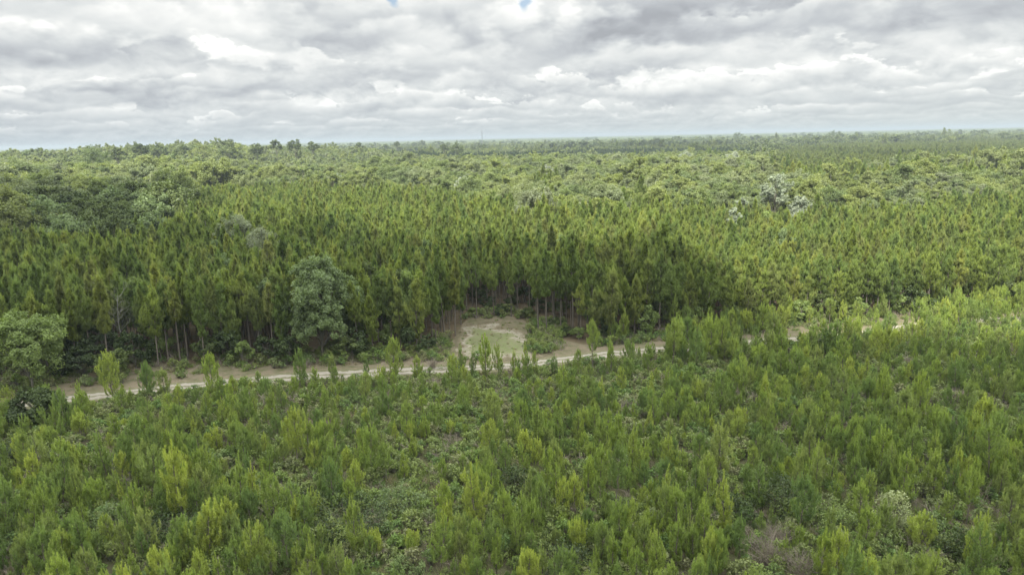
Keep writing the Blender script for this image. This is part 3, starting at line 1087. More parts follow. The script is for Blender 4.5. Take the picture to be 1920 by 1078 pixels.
FAR_HW = [lod_mesh('far_hardwood', hardwood(41 + i, h, w_, 16, 98, 0.50, limb=False), M_OAKBARK, M_SWAMP)
          for i, (h, w_) in enumerate(((14, 5.4), (16, 4.5), (13, 6.2)))]
FAR_OAK = [lod_mesh('far_dark_hardwood', hardwood(51 + i, h, w_, 14, 49, 0.75, limb=False), M_OAKBARK, M_OAK)
           for i, (h, w_) in enumerate(((15, 5.4), (17, 4.6)))]
FAR_PINE = [lod_mesh('far_pine', tall_pine(61 + i, h, w_, .4, 9, .55, .26, 5, False, step=1.0), M_BARK, M_FARPINE)
            for i, (h, w_) in enumerate(((14, 1.9), (15, 1.6), (13, 2.2)))]

STRIP = [lod_mesh('dark_pine', tall_pine(67 + i, h, w_, .2, 9, .55, .26, 5, False, step=1.0), M_BARK, M_STRIP)
         for i, (h, w_) in enumerate(((14, 2.1), (15, 1.9)))]

# ------------------------------------------------------------------ where the plants stand
SPECIAL = []        # (x, y, r) kept clear of the ordinary trees


def keepout(x, y, extra=0.0):
    ok = np.ones(np.shape(x), bool)
    for (sx, sy, r) in SPECIAL:
        ok &= np.hypot(x - sx, y - sy) > r + extra
    return ok


# --- single trees and bushes the photo singles out: pixel of the foot, then real size
def foot(px, py):
    return ground(px, py)


def place(name, kind_geo, bark, leaf, px, py, rot, sc, label, cat, clear=2.0, group=None, names=('trunk', 'crown'), z=0.0):
    x, y = ground(px, py)
    if clear:
        SPECIAL.append((x, y, clear))
    t = mesh_of(name + '_trunk', [(kind_geo[0], bark)])
    c = mesh_of(name + '_crown', [(kind_geo[1], leaf)])
    return make_thing(name, t, c, (x, y, z), (0, 0, rot), sc, label, cat, group, names[1], names[0])


place('oak_tree', hardwood(101, 19.5, 5.6, 84, 700, 0.19, base=.07, droop=.7, trunk_r=.3), M_OAKBARK, M_BLUEOAK, 606, 668, 0.4, 1.0,
      'large billowing grey-green oak standing at the pine edge behind the sandy road', 'oak tree', 5.2)
place('oak_tree', hardwood(102, 14.2, 5.6, 66, 520, 0.19, base=.10, droop=.6, open_=.35), M_OAKBARK, M_LIGHT, 62, 728, 1.4, 1.0,
      'light green broad tree at the left edge where the sandy road leaves the picture', 'oak tree', 5.0)
place('oak_tree', hardwood(103, 5.5, 3.2, 36, 360, 0.18, base=.1), M_OAKBARK, M_DARK, 72, 800, 2.4, 1.0,
      'low dark green broadleaf tree below the light green tree at the left edge', 'oak tree', 3.0)


def canopy_foot(px, py, h):
    return ground(px, py, h)


def place_top(name, geo, bark, leaf, px, py, h, rot, sc, label, cat, clear=3.0, group=None, names=('trunk', 'crown')):
    """px, py: pixel of the tree's top, h its height"""
    x, y = ground(px, py, h)
    if clear:
        D = math.hypot(x, y)
        for q in (0, 1.0, 1.9):                     # the trees before it stand back, so that it shows
            f = 1 - q * clear / D
            SPECIAL.append((x * f, y * f, clear * (1 - .12 * q)))
    t = mesh_of(name + '_trunk', [(geo[0], bark)])
    c = mesh_of(name + '_crown', [(geo[1], leaf)])
    return make_thing(name, t, c, (x, y, 0), (0, 0, rot), sc, label, cat, group, names[1], names[0])


place_top('grey_tree', hardwood(111, 19.5, 5.2, 40, 420, 0.16, base=.45, open_=.3, droop=.8), M_OAKBARK, M_GREY, 445, 402, 19.5, .3, 1,
          'mossy grey-green tree rising out of the pines, the upper of a grey pair', 'hardwood tree', 4.5)
place_top('grey_tree', hardwood(112, 18.5, 5.4, 40, 380, 0.16, base=.4, open_=.4, droop=.8), M_OAKBARK, M_GREY, 490, 428, 18.5, 1.3, 1,
          'mossy grey-brown tree among the pines, the lower of a grey pair', 'hardwood tree', 4.5)
place_top('dead_tree', dead_tree(113, 13.2), M_DEAD, M_DEAD, 216, 552, 13.2, .3, 1.0,
          'bleached leafless dead tree with forked white branches among dark pines', 'dead tree', 2.2, names=('trunk', 'branches'))
# silvery trees in and behind the swamp woods
for i, (px, py, h, wd_, lab) in enumerate((
        (1457, 320, 26.0, 5.2, 'tall silvery white tree standing clear above the pine tops'),
        (1376, 284, 24.0, 5.8, 'right-hand of two silvery trees at the back of the swamp woods'),
        (1287, 284, 24.0, 6.8, 'silvery tree at the back of the swamp woods, left of its twin'),
        (1500, 368, 18.0, 3.8, 'low silvery tree just right of the tall silvery white tree'),
        (1393, 368, 18.0, 2.6, 'small silvery tree left of the tall silvery white tree'),
        (1378, 388, 17.5, 2.2, 'smallest silvery treetop at the foot of the tall silvery white tree'),
        (1729, 310, 20.0, 4.2, 'lone silvery tree in the green woods far to the right'),
        (1026, 308, 22.0, 4.6, 'pale silvery treetop in the middle of the swamp woods'),
        (868, 332, 20.0, 5.0, 'silvery grey treetop at the front of the swamp woods'),
        (628, 325, 20.0, 4.4, 'whitish treetop at the left front of the swamp woods'))):
    place_top('silvery_tree', hardwood(120 + i, h, wd_, 44, 260, 0.24, base=.35, open_=.2), M_OAKBARK, M_SILVER, px, py, h, i, 1, lab,
              'silvery tree', wd_ * .8, 'silvery trees')
# darker trees that break the skyline: pixel of the top, distance, crown width in pixels
for i, (px, py, D, wpx, lab) in enumerate((
        (263, 268, 820, 22, 'tall open-crowned tree on the left skyline'),
        (425, 264, 860, 30, 'dark round-headed tree, the most prominent on the left skyline'),
        (517, 264, 900, 18, 'dark tree on the skyline, left of a pair'),
        (552, 262, 900, 24, 'dark tree on the skyline, right of a pair'),
        (172, 274, 700, 44, 'broad rounded tree on the far left skyline'),
        (218, 277, 760, 24, 'dark tree just right of the broad rounded skyline tree'),
        (857, 268, 1000, 26, 'dark tree standing over the far dark pine strip'),
        (832, 270, 1050, 14, 'smaller dark tree beside the one over the far dark pine strip'),
        (1240, 262, 1300, 16, 'lone dark tree over the far right end of the dark pine strip'),
        (1304, 266, 1150, 24, 'wide dark tree above the silvery trees of the swamp woods'),
        (378, 270, 800, 40, 'green rounded tree left of the prominent dark skyline tree'),
        (766, 284, 800, 24, 'yellow-green spire-shaped tree standing before the dark pine strip'),
        (300, 272, 880, 26, 'low dark tree right of the tall open-crowned skyline tree'),
        (585, 266, 950, 18, 'small dark tree right of the pair on the skyline'),
        (480, 269, 880, 24, 'low rounded tree between the most prominent skyline tree and a pair'),
        (345, 272, 860, 20, 'small dark skyline tree left of the green rounded tree'),
        (672, 268, 1150, 14, 'small dark tree alone on the skyline left of centre'),
        (744, 266, 1500, 10, 'smallest dark tree on the skyline left of centre'),
        (1385, 249, 2100, 22, 'dark hump of a tree on the right skyline'),
        (1562, 245, 2200, 22, 'dark tree on the far right skyline'))):
    d = pxdir(px, py); hd = math.hypot(d.x, d.y)
    x, y = d.x / hd * D, d.y / hd * D
    z0 = float(zt(x, y))
    h = HCAM + D * d.z / hd - z0
    wd_ = wpx / 2 / FPX * D
    SPECIAL.append((x, y, wd_))
    g_ = hardwood(140 + i, h, wd_, 30, 220, 0.45, base=max(.3, 1 - 2.1 * wd_ / h) if i != 11 else .2, open_=.2)
    make_thing('skyline_tree', mesh_of('skyline_tree_trunk', [(g_[0], M_OAKBARK)]), mesh_of('skyline_tree_crown', [(g_[1], M_SWAMP if i in (4, 10, 11) else M_OAK)]),
               (x, y, z0), (0, 0, i), 1, lab, 'skyline tree', 'trees that rise above the far woods')
# the dark oak group at left, behind the plantation
for i, (px, py, h, wd_, mat, lab) in enumerate((
        (110, 342, 16, 6.2, M_OAK, 'large dark oak, the biggest of the left oak clump'),
        (178, 330, 17, 5.0, M_OAK, 'tall dark oak at the back of the left oak clump'),
        (40, 378, 14, 6.0, M_BLUEOAK, 'grey-green oak at the left edge of the picture above the pines'),
        (95, 378, 13, 4.6, M_DARK, 'very dark low oak in the middle of the left oak clump'),
        (168, 372, 13.5, 4.8, M_BLUEOAK, 'grey-green oak in the middle of the left oak clump'),
        (220, 376, 13, 4.6, M_LIGHT, 'mid-green oak at the front right of the left oak clump'),
        (262, 368, 13, 5.0, M_BLUEOAK, 'greyish oak right of the mid-green oak in the left clump'),
        (300, 355, 14, 5.0, M_GREY, 'grey rounded oak at the right end of the left oak clump'),
        (330, 372, 12.5, 4.0, M_BLUEOAK, 'small grey-green oak nearest the plantation in the left clump'),
        (235, 340, 15, 4.2, M_OAK, 'dark oak with the bright yellow-green trees right behind it'))):
    place_top('clump_oak', hardwood(160 + i, h * 1.2, wd_ * 1.1, 50, 330, 0.24, base=.15), M_OAKBARK, mat, px, py, h * 1.2, i, 1, lab, 'oak tree', wd_ * .62,
              'oaks of the left clump')

# bushes in the foreground
for i, (px, py, h, wd_, n, mat, lf, lab) in enumerate((
        (655, 1000, 3.4, 4.6, 130, M_DARK, .10, 'wide dark grey-green bush near the bottom edge among young pines'),
        (560, 960, 2.6, 2.8, 70, M_DARK, .10, 'dark bush touching the left side of the widest dark bush'),
        (745, 955, 2.8, 3.0, 76, M_BLUEOAK, .10, 'greyer bush touching the right side of the widest dark bush'),
        (315, 1010, 2.6, 3.4, 90, M_DARK, .10, 'dark glossy bush at lower left beside a bright young pine'),
        (205, 985, 2.2, 2.4, 60, M_BLUEOAK, .10, 'grey-green bush at lower left below the yellow bush'),
        (262, 962, 2.4, 1.6, 44, M_YELLOW, .09, 'yellow-tinged bush standing behind dark bushes at lower left'),
        (965, 925, 3.6, 1.9, 64, M_DARK, .10, 'tall dark green bush between young pines at the bottom centre'),
        (1075, 1065, 2.4, 2.4, 60, M_DARK, .10, 'dark bush at the bottom edge right of centre'),
        (1385, 985, 3.4, 2.0, 64, M_DARK, .10, 'dark bush, left of a dark pair at lower right'),
        (1468, 965, 4.4, 2.8, 100, M_DARK, .10, 'big dark bush, right of a dark pair at lower right'),
        (1675, 1000, 4.8, 1.9, 90, M_PALE, .11, 'pale cream-flowering bush standing out at lower right'),
        (1560, 985, 2.6, 2.2, 60, M_LIGHT, .10, 'light green bush left of the pale flowering bush'),
        (1330, 935, 2.4, 1.8, 50, M_DARK, .10, 'small dark bush in a gap of the young pines at right'),
        (1780, 1040, 3.0, 2.2, 60, M_DARK, .10, 'dark bush by the bottom right corner'),
        (1840, 800, 2.6, 2.0, 60, M_DARK, .11, 'dark bush in the thick right part of the young pines'),
        (25, 860, 2.8, 2.8, 70, M_DARK, .11, 'dark bush at the left edge below the end of the road'),
        (35, 985, 3.0, 2.2, 70, M_DARK, .10, 'dark leafy bush at the left edge near the bottom'),
        (400, 875, 1.8, 1.8, 44, M_BLUEOAK, .10, 'low grey bush in the open patch at left'),
        (1105, 890, 2.0, 1.8, 50, M_LIGHT, .10, 'light green bush in the middle of the young pines'),
        (850, 690, 1.8, 2.2, 44, M_BLUEOAK, .12, 'grey-green low bush on the near side of the sandy road'))):
    place('bush', shrub(200 + i, h, wd_, n, 30, lf), M_OAKBARK, mat, px, py, i, 1, lab, 'bush', wd_ * .80, 'bushes among the young pines',
          names=('stems', 'foliage'))
for i, (px, py, h, wd_, lab) in enumerate((
        (1440, 1060, 3.0, 1.5, 'pale leafless brush pile under the dark pair of bushes at lower right'),
        (1500, 1085, 2.4, 1.6, 'grey-tan leafless bush at the bottom edge right of the brush pile'),
        (1455, 1020, 2.2, .8, 'small upright dead brush behind the pale brush pile'),
        (1185, 770, 1.8, 1.6, 'brown leafless bush in the centre right of the young pines'),
        (1560, 800, 2.4, 1.8, 'brownish bare bush in a gap of the right young pines'),
        (1790, 760, 2.6, 1.8, 'tan bare bush high in the right young pines'),
        (810, 690, 1.6, 1.2, 'bleached dead twigs beside the sandy road'),
        (1700, 690, 2.2, 1.8, 'straw-coloured bare bush near the road at right'))):
    x, y = ground(px, py)
    SPECIAL.append((x, y, wd_ * .5))
    o = link('dead_bush', mesh_of('dead_bush_twigs', [(twig_bush(230 + i, h, wd_, 110), M_DEADBRUSH)]), None, (x, y, 0))
    o['label'] = lab; o['category'] = 'dead bush'; o['group'] = 'leafless bushes'
# understorey broadleaf trees along the foot of the pine edge
UND = ((20, 690, 6, 2.8), (150, 708, 5, 2.8), (215, 712, 5.5, 2.6), (255, 690, 7, 2.6), (300, 672, 6, 2.6), (185, 690, 8, 3.2), (120, 690, 9, 3.4),
       (395, 680, 5, 2.2), (430, 676, 7, 2.8), (455, 684, 4.5, 2.0), (505, 678, 5, 2.4), (545, 682, 5.5, 2.2), (650, 672, 4.5, 2.4), (672, 668, 5.5, 2.2),
       (735, 652, 5, 2.0), (770, 660, 6, 2.0), (800, 664, 3.6, 1.6), (1120, 618, 6, 2.4), (1145, 634, 4.4, 2.0), (1205, 626, 6.5, 2.6), (1255, 612, 5.5, 2.2),
       (1300, 620, 5.0, 2.4), (1370, 606, 6, 2.6), (1432, 598, 4.5, 1.9), (1500, 606, 5, 2.4), (1545, 598, 6, 2.6), (1600, 596, 5, 2.2), (1665, 588, 6.5, 2.6),
       (1715, 590, 6, 2.8), (1770, 582, 5, 2.2), (1880, 572, 6, 2.8), (940, 588, 2.2, 1.8), (990, 596, 2.4, 1.6), (960, 575, 2.5, 1.8),
       (890, 592, 2.0, 1.6), (915, 578, 3.0, 2.0), (1010, 585, 3.2, 2.2), (1040, 612, 1.8, 1.8), (1062, 628, 1.6, 1.7), (1085, 636, 2.4, 1.6), (985, 566, 4, 2.4), (900, 566, 4, 2.4), (1050, 592, 3.5, 2.2))
und_pos = []
UK = [Kind('understorey_a', hardwood(241, 5, 2.2, 26, 300, 0.15, base=.06, trunk_r=.09), M_OAKBARK, M_DARK),
      Kind('understorey_b', hardwood(242, 5, 2.2, 26, 280, 0.15, base=.10, trunk_r=.09), M_OAKBARK, M_OAK),
      Kind('understorey_c', hardwood(243, 5, 2.2, 24, 260, 0.15, base=.08, trunk_r=.09), M_OAKBARK, M_LIGHT)]
for i, (px, py, h, wd_) in enumerate(UND):
    x, y = ground(px, py)
    ki = (0, 0, 1, 0, 2)[i % 5] if px < 1100 else (1, 2, 2, 0, 2)[i % 5]
    where = ('left of the big oak' if px < 560 else 'between big oak and clearing' if px < 850 else
             'behind the clearing' if px < 1010 else 'right of the clearing' if px < 1350 else 'on the lit right edge')
    look = ('dark', 'deep green', 'light green')[ki] + (' tall' if h >= 6 else ' low' if h < 4.6 else ' mid-sized')
    make_thing('understorey_tree', UK[ki].trunk, UK[ki].crown, (x, y, 0), (0, 0, i * 1.7), (wd_ / 2.2, wd_ / 2.2, h / 5.0),
               f'{look} understorey tree under the pines {where}', 'small tree', 'understorey trees along the pine edge')

# --- the young pines that stand in a loose line before the road and the clearing: column, foot row, top row, look
for i, (px, by, ty, l, w_, lab) in enumerate((
        (741, 704, 626, 0, 1.25, 'bushy young pine before the sandy road, left of the clearing'),
        (565, 722, 648, 2, 1.1, 'young pine before the sandy road, below the big oak'),
        (625, 716, 656, 1, 1.1, 'slim young pine by the road, just right below the big oak'),
        (688, 712, 662, 1, 1.0, 'small slim young pine by the road, left of a bushy one'),
        (400, 742, 655, 0, 1.2, 'tall bushy young pine before the left stretch of the sandy road'),
        (280, 752, 672, 2, 1.15, 'bushy young pine before the far left stretch of the sandy road'),
        (212, 750, 650, 0, 1.25, 'big young pine where the road disappears at left'),
        (866, 705, 640, 1, 1.0, 'leftmost slim young pine in the line before the clearing'),
        (888, 708, 648, 1, 1.0, 'second slim young pine from left in the line before the clearing'),
        (912, 706, 621, 2, 1.0, 'tallest young pine before the clearing, right in front of its green patch'),
        (935, 704, 640, 3, 1.0, 'young pine right of the tallest one before the clearing'),
        (964, 702, 650, 1, 1.0, 'slim dark young pine before the middle right of the clearing'),
        (985, 700, 639, 1, 1.0, 'narrow young pine before the right tip of the clearing'),
        (1002, 704, 655, 2, .9, 'small forked young pine before the right tip of the clearing'),
        (1040, 706, 660, 3, 1.0, 'leaning young pine just right of the clearing by the road'),
        (1084, 704, 650, 0, 1.0, 'full young pine covering the road right of the clearing'),
        (1111, 690, 595, 4, 1.0, 'tall bare-stemmed young pine over the road, right of the clearing'),
        (1178, 702, 632, 0, 1.2, 'bushy young pine over the road where it leaves the clearing'),
        (1215, 700, 640, 2, 1.1, 'forked young pine over the road well right of the clearing'),
        (98, 1000, 875, 4, 1.2, 'young pine on a long bare pale stem at lower left'))):
    x, y = ground(px, by)
    SPECIAL.append((x, y, 1.3))
    D = math.hypot(x, y)
    d = pxdir(px, ty)
    h = HCAM + D * d.z / math.hypot(d.x, d.y)
    K = YOUNG[l]
    sz = h / max(v.co.z for v in K.crown.vertices)
    make_thing('young_pine', K.trunk, K.crown, (x, y, 0), (0, 0, i * 2.1), (sz * w_ * .9, sz * w_ * .9, sz), lab, 'young pine', 'young pines of the foreground stand')

# --- ordinary young pines
rg = np.random.default_rng(3)
X, Y = jgrid(-190, 240, 22, 200, 2.02, rg, 0.36, math.radians(9))
k = X / Y
px_, py_, dep = to_px(X, Y, 0 * X)
rd = road_dist(X, Y)
yroad = Yl(k, lk_road, ly_road); yedge = Yl(k, lk_edge, ly_edge)
near = (Y < yroad) & (rd > np.where(px_ > 1130, np.where(vnoise(X, Y, 14) > .52, 4.2, 1.4), 4.0))
far_side = (Y > yroad) & (Y < yedge + 2) & (rd > np.where(vnoise(X, Y, 14) > .52, 5.5, 1.8)) & (px_ > 1130) & (rg.random(len(X)) < 0.8)
d1 = vnoise(X, Y, 9.0); d2 = vnoise(X + 50, Y, 4.0)
openness = np.where((px_ < 1250), np.clip((900 - py_) / 220, 0, 1), 0.12)
keep = rg.random(len(X)) < np.clip(1.12 - openness * 0.60 - np.clip(0.42 - d1, 0, 1) * 2.6 - np.clip(.3 - d2, 0, 1) * 0.8, 0.12, 1)
# the sparse line of young pines in front of the clearing
front = (px_ > 820) & (px_ < 1180) & (rd < 7) & near
keep &= ~(front & (rg.random(len(X)) < 0.6))
ok = (near | far_side) & keep & in_view(X, Y, 6, 160) & keepout(X, Y, 0.3)
X, Y = X[ok], Y[ok]
px_, py_, dep = to_px(X, Y, 0 * X + 2.5)
S = rg.normal(0.67, 0.24, len(X)).clip(0.25, 1.3) * (0.84 + 0.32 * vnoise(X, Y, 22))
S *= np.where(py_ < 900, .80 + .20 * np.clip((py_ - 740) / 160, 0, 1), 1.0) * np.where(px_ > 1250, 1.10, 1.0) * np.where(road_dist(X, Y) < 12, np.where(px_ > 1130, 1.32, np.where(px_ < 760, 1.0, .9)), 1.0)
idx = rg.choice(12, len(X), p=(.12, .09, .11, .07, .08, .07, .10, .08, .10, .07, .06, .05))
inf = (px_ > -20) & (px_ < 1940) & (py_ < 1095)
size = np.where(inf, S / dep, 0)
order = np.argsort(-size)
ind = order[:279]; rest = order[279:]


def yp_label(l, px, py, s):
    row = ('along the bottom edge' if py > 985 else 'just above the bottom row' if py > 905 else 'midway to the road')
    col = ('at far left', 'left of centre', 'at the centre', 'right of centre', 'at far right')[int(np.clip(px / 384, 0, 4))]
    big = 'big ' if s > 1.12 else 'small ' if s < 0.82 else ''
    return f'{big}{YP_LOOKS[l]} young pine {row} {col}'


for j in ind:
    K = YOUNG[idx[j]]
    s = float(S[j])
    make_thing('young_pine', K.trunk, K.crown, (X[j], Y[j], 0), (rg.normal(0, .03), rg.normal(0, .03), rg.random() * 6.28),
               (s * rg.uniform(.95, 1.35), s * rg.uniform(.95, 1.35), s * rg.uniform(.95, 1.15)), yp_label(YLOOK[idx[j]], px_[j], py_[j], s), 'young pine',
               'young pines of the foreground stand')
scatter('young_pine_stand', [q.whole for q in YOUNG], X[rest], Y[rest], 0 * X[rest], np.stack([S[rest] * 1.2, S[rest] * 1.2, S[rest]], 1), idx[rest], 5, .04,
        label='further young pines of the planted stand this side of the sandy road', cat='pine stand')
print('young pines', len(X))

# --- brush, grass and dead stalks between the young pines
BR = [mesh_of('low_brush', [(shrub(301, 0.9, .75, 22, 18, .085)[0], M_OAKBARK), (shrub(301, 0.9, .75, 22, 18, .085)[1], M_BRUSH)]),
      mesh_of('low_brush', [(shrub(302, 1.3, .8, 26, 18, .08)[0], M_OAKBARK), (shrub(302, 1.3, .8, 26, 18, .08)[1], M_BRUSH)]),
      mesh_of('grass_clump', [(grass_tuft(303, 80, .8, .5), M_STRAW)]),
      mesh_of('grass_clump', [(grass_tuft(304, 90, .7, .6), M_BRUSH)]),
      mesh_of('dead_stalks', [(twig_bush(305, 1.0, .7, 14), M_DEADBRUSH)])]
X, Y = jgrid(-190, 240, 24, 200, 0.92, rg, 0.48)
k = X / Y
rd = road_dist(X, Y); yedge = Yl(k, lk_edge, ly_edge); yroad = Yl(k, lk_road, ly_road)
px_, py_, dep = to_px(X, Y, 0 * X)
dn = vnoise(X, Y, 6.5) * .65 + vnoise(X, Y + 90, 2.3) * .35
nearside = (Y < yroad) & (rd > 3.6)
farside = (Y > yroad) & (Y < yedge + 8) & (rd > 4.6) & ~((px_ > 845) & (px_ < 1110) & (py_ < 672) & (py_ > 598))
inclear = (px_ > 860) & (px_ < 1060) & (py_ < 668) & (py_ > 600)
farside |= inclear & (Y > yroad) & (rd > 4)
pk_r = (px_ > 990) & (px_ < 1140) & (py_ < 662)
pk = np.where(pk_r, .5, 0) + np.where(inclear, .22, 0) + np.where(inclear, 0, 1) * np.where(nearside, np.clip((dn - .20) * 3.4, .48, .97), np.clip((dn - .30) * 2.6, .30, .75))
ok = (nearside | farside) & (rg.random(len(X)) < pk) & in_view(X, Y, 1, 120)
X, Y, dn = X[ok], Y[ok], dn[ok]
ix = np.where(rg.random(len(X)) < .5, rg.choice(2, len(X)), rg.choice((2, 3, 3, 3, 4), len(X)))
ic = (inclear & ~pk_r)[ok]
ix = np.where(ic, rg.choice((2, 3), len(X)), ix)
scatter('undergrowth', BR, X, Y, 0 * X, rg.uniform(.6, 1.6, len(X)) * np.where(ic, .42, 1), ix, 7, .1,
        label='low brush, grass and dead stalks covering the ground between the young pines', cat='undergrowth')
print('brush', len(X))

# --- the plantation of tall pines
X, Y = jgrid(-420, 520, 95, 520, 2.55, rg, 0.30, math.radians(-14), 2.9)
k = X / Y
yedge = Yl(k, lk_edge, ly_edge); yh = Yl(k, lk_hf, ly_hf)
px_, py_, dep = to_px(X, Y, 0 * X)
ok = (Y > yedge + rg.uniform(0, 1.5, len(X))) & (Y < yh + rg.normal(0, 9, len(X))) & in_view(X, Y, 15, 200) & keepout(X, Y, .2)
ok &= rg.random(len(X)) < np.where(vnoise(X, Y, 11) < .2, .55, .94)
# thinner stand behind the clearing, so that the trunks show
ok &= ~((px_ > 855) & (px_ < 1115) & (Y < yedge + 26) & (rg.random(len(X)) < .42))
X, Y = X[ok], Y[ok]
yedge = Yl(X / Y, lk_edge, ly_edge)
S = (rg.normal(.96, .105, len(X)) * (.90 + .22 * vnoise(X, Y, 22))).clip(.6, 1.3)
S *= np.where(to_px(X, Y, 0 * X)[0] > 1250, .90, 1.0)
frontrow = Y < yedge + 9
idx = np.where(frontrow, np.where(to_px(X, Y, 0 * X)[0] > 1110, rg.choice((4, 4, 4, 2), len(X)), rg.choice(5, len(X), p=(.16, .16, .22, .14, .32))), rg.choice(5, len(X), p=(.26, .26, .24, .16, .08)))
pxs, pys, dep = to_px(X, Y, 0 * X + 8)
clear_bg = (pxs > 862) & (pxs < 1110) & frontrow
idx = np.where((pxs > 862) & (pxs < 1110) & (Y < yedge + 22), rg.choice((0, 3, 1), len(X)), idx)
look = idx.copy()
idx = idx + 5 * rg.integers(0, 2, len(X))
dist_in = Y - yedge
score = np.where((pxs > -5) & (pxs < 1925), 1.0 / (dep * (1 + np.clip(dist_in, 0, 60) / 14.0)), 0)
order = np.argsort(-score)
ind, rest = order[:290], order[290:]
for j in ind:
    K = TALL[idx[j]]
    s = float(S[j]); px = pxs[j]
    where = ('left of the dead tree' if px < 200 else 'right of the dead tree' if px < 540 else 'beside the big oak' if px < 680
             else 'left of the clearing' if px < 865 else 'around the clearing' if px < 1110
             else 'just right of the clearing' if px < 1400 else 'on the lit right side' if px < 1660 else 'at far right')
    row = 'front-row' if dist_in[j] < 5 else 'second-row' if dist_in[j] < 10 else 'inner'
    make_thing('tall_pine', K.trunk, K.crown, (X[j], Y[j], 0), (rg.normal(0, .02), rg.normal(0, .02), rg.random() * 6.28),
               s, f'{TLOOK[look[j]]} {row} tall pine {where}', 'tall pine', 'tall pines along the plantation edge')
scatter('pine_plantation', [q.whole for q in TALL], X[rest], Y[rest], 0 * X[rest], S[rest], idx[rest], 9, .02,
        label='dense plantation of tall pines filling the middle of the picture behind its edge', cat='pine wood')
nb_ = 46
bx = rg.uniform(-60, 1500, 400); by_ = rg.uniform(395, 600, 400)
n_ = 0
for q, r_ in zip(bx, by_):
    x, y = ground(q, r_, 12.0)
    if n_ >= nb_ or y < np.interp(x / y, lk_edge, ly_edge) + 4 or y > np.interp(x / y, lk_hf, ly_hf) or not keepout(np.array(x), np.array(y), 3) or (q > 500 and rg.random() < .5):
        continue
    n_ += 1
    ki = int(rg.choice(4)); l_ = int(rg.choice(3))
    nm_, mt_ = (('mid-green', M_LIGHT), ('dark green', M_OAK), ('grey-green', M_BLUEOAK))[l_]
    key = ('inner_broadleaf', ki, l_)
    if key not in INNER:
        INNER[key] = mesh_of('inner_broadleaf_crown', [(SWGEO[ki][1], mt_)])
    where = 'left of the grey pair' if q < 410 else 'near the big oak' if q < 760 else 'beyond the clearing' if q < 1150 else 'in the right half'
    make_thing('broadleaf_tree', SWAMP[ki].trunk, INNER[key], (x, y, 0), (0, 0, rg.random() * 6.28), (.52, .52, .92) if ki != 3 else (.7, .7, .95),
               f'{nm_} {SLOOK[ki]} broadleaf among tall pines {where}', 'broadleaf tree', 'broadleaf trees mixed into the plantation')
print('tall pines', len(X))

# --- the swamp hardwoods behind it
X, Y = jgrid(-900, 1100, 215, 1250, 6.9, rg, 0.42)
k = X / Y
yh = Yl(k, lk_hf, ly_hf); yb = Yl(k, lk_hb, ly_hb)
ok = (Y > yh - 2 - np.abs(rg.normal(0, 9, len(X)))) & (Y < yb + rg.normal(0, 20, len(X))) & in_view(X, Y, 14, 200) & keepout(X, Y, .5)
px_, py_, dep = to_px(X, Y, 0 * X + 13)
pineish = ((px_ > 1430) & (vnoise(X, Y, 45) > .36)) | ((px_ > 900) & (vnoise(X, Y, 30) > .86))
clump = (px_ > 30) & (px_ < 352) & (np.hypot(X, Y) < 330) & ok
CX, CY = X[clump], Y[clump]
ok &= ~clump
X, Y, pineish = X[ok], Y[ok], pineish[ok]
S = rg.normal(.98, .19, len(X)).clip(.6, 1.5) * (.82 + .36 * vnoise(X, Y, 40))
S *= np.where(to_px(X, Y, 13 + 0 * X)[0] < 460, 1.32, 1.04)
idx = rg.choice(4, len(X), p=(.3, .22, .3, .18))
pxs, pys, dep = to_px(X, Y, 12 * S)
vis = (pxs > 0) & (pxs < 1920)
yh = Yl(X / Y, lk_hf, ly_hf)
score = np.where(vis & ~pineish, S / (dep * (1 + np.clip(Y - yh, 0, 300) / 260.)), 0)
order = np.argsort(-score)
ind = order[:255]
rest = order[255:]
for j in ind:
    K = SWAMP[idx[j]]
    px = pxs[j]
    where = ('at far left' if px < 240 else 'behind the left oak clump' if px < 480 else 'left of centre' if px < 800 else 'at the centre' if px < 1120
             else 'right of centre' if px < 1420 else 'by the tall silvery tree' if px < 1600 else 'at far right')
    row = 'front' if Y[j] - yh[j] < 22 else 'middle' if Y[j] - yh[j] < 60 else 'back'
    big = 'big ' if S[j] > 1.12 else 'small ' if S[j] < .85 else ''
    make_thing('hardwood_tree', K.trunk, K.crown, (X[j], Y[j], float(zt(X[j], Y[j]))), (0, 0, rg.random() * 6.28), float(S[j]),
               f'{big}{SLOOK[idx[j]]} tree {where}, {row} swamp rank', 'hardwood tree', 'swamp hardwoods behind the plantation')
r1 = rest[~pineish[rest]]; r2 = rest[pineish[rest]]
nearr = np.hypot(X, Y) < 620
a = r1[nearr[r1]]; b = r1[~nearr[r1]]
scatter('swamp_hardwoods', [q.whole for q in SWAMP] + FAR_HW, X[r1], Y[r1], zt(X[r1], Y[r1]), S[r1],
        np.where(nearr[r1], idx[r1], 4 + idx[r1] % 3), 10, .03,
        label='pale green mass of swamp hardwoods stretching across behind the plantation', cat='hardwood wood')
scatter('mixed_pines', [q.whole for q in TALL], X[r2], Y[r2], zt(X[r2], Y[r2]), S[r2], idx[r2], 12, .02,
        label='pines mixed into the green woods at the right behind the plantation', cat='pine wood')
print('swamp', len(X))

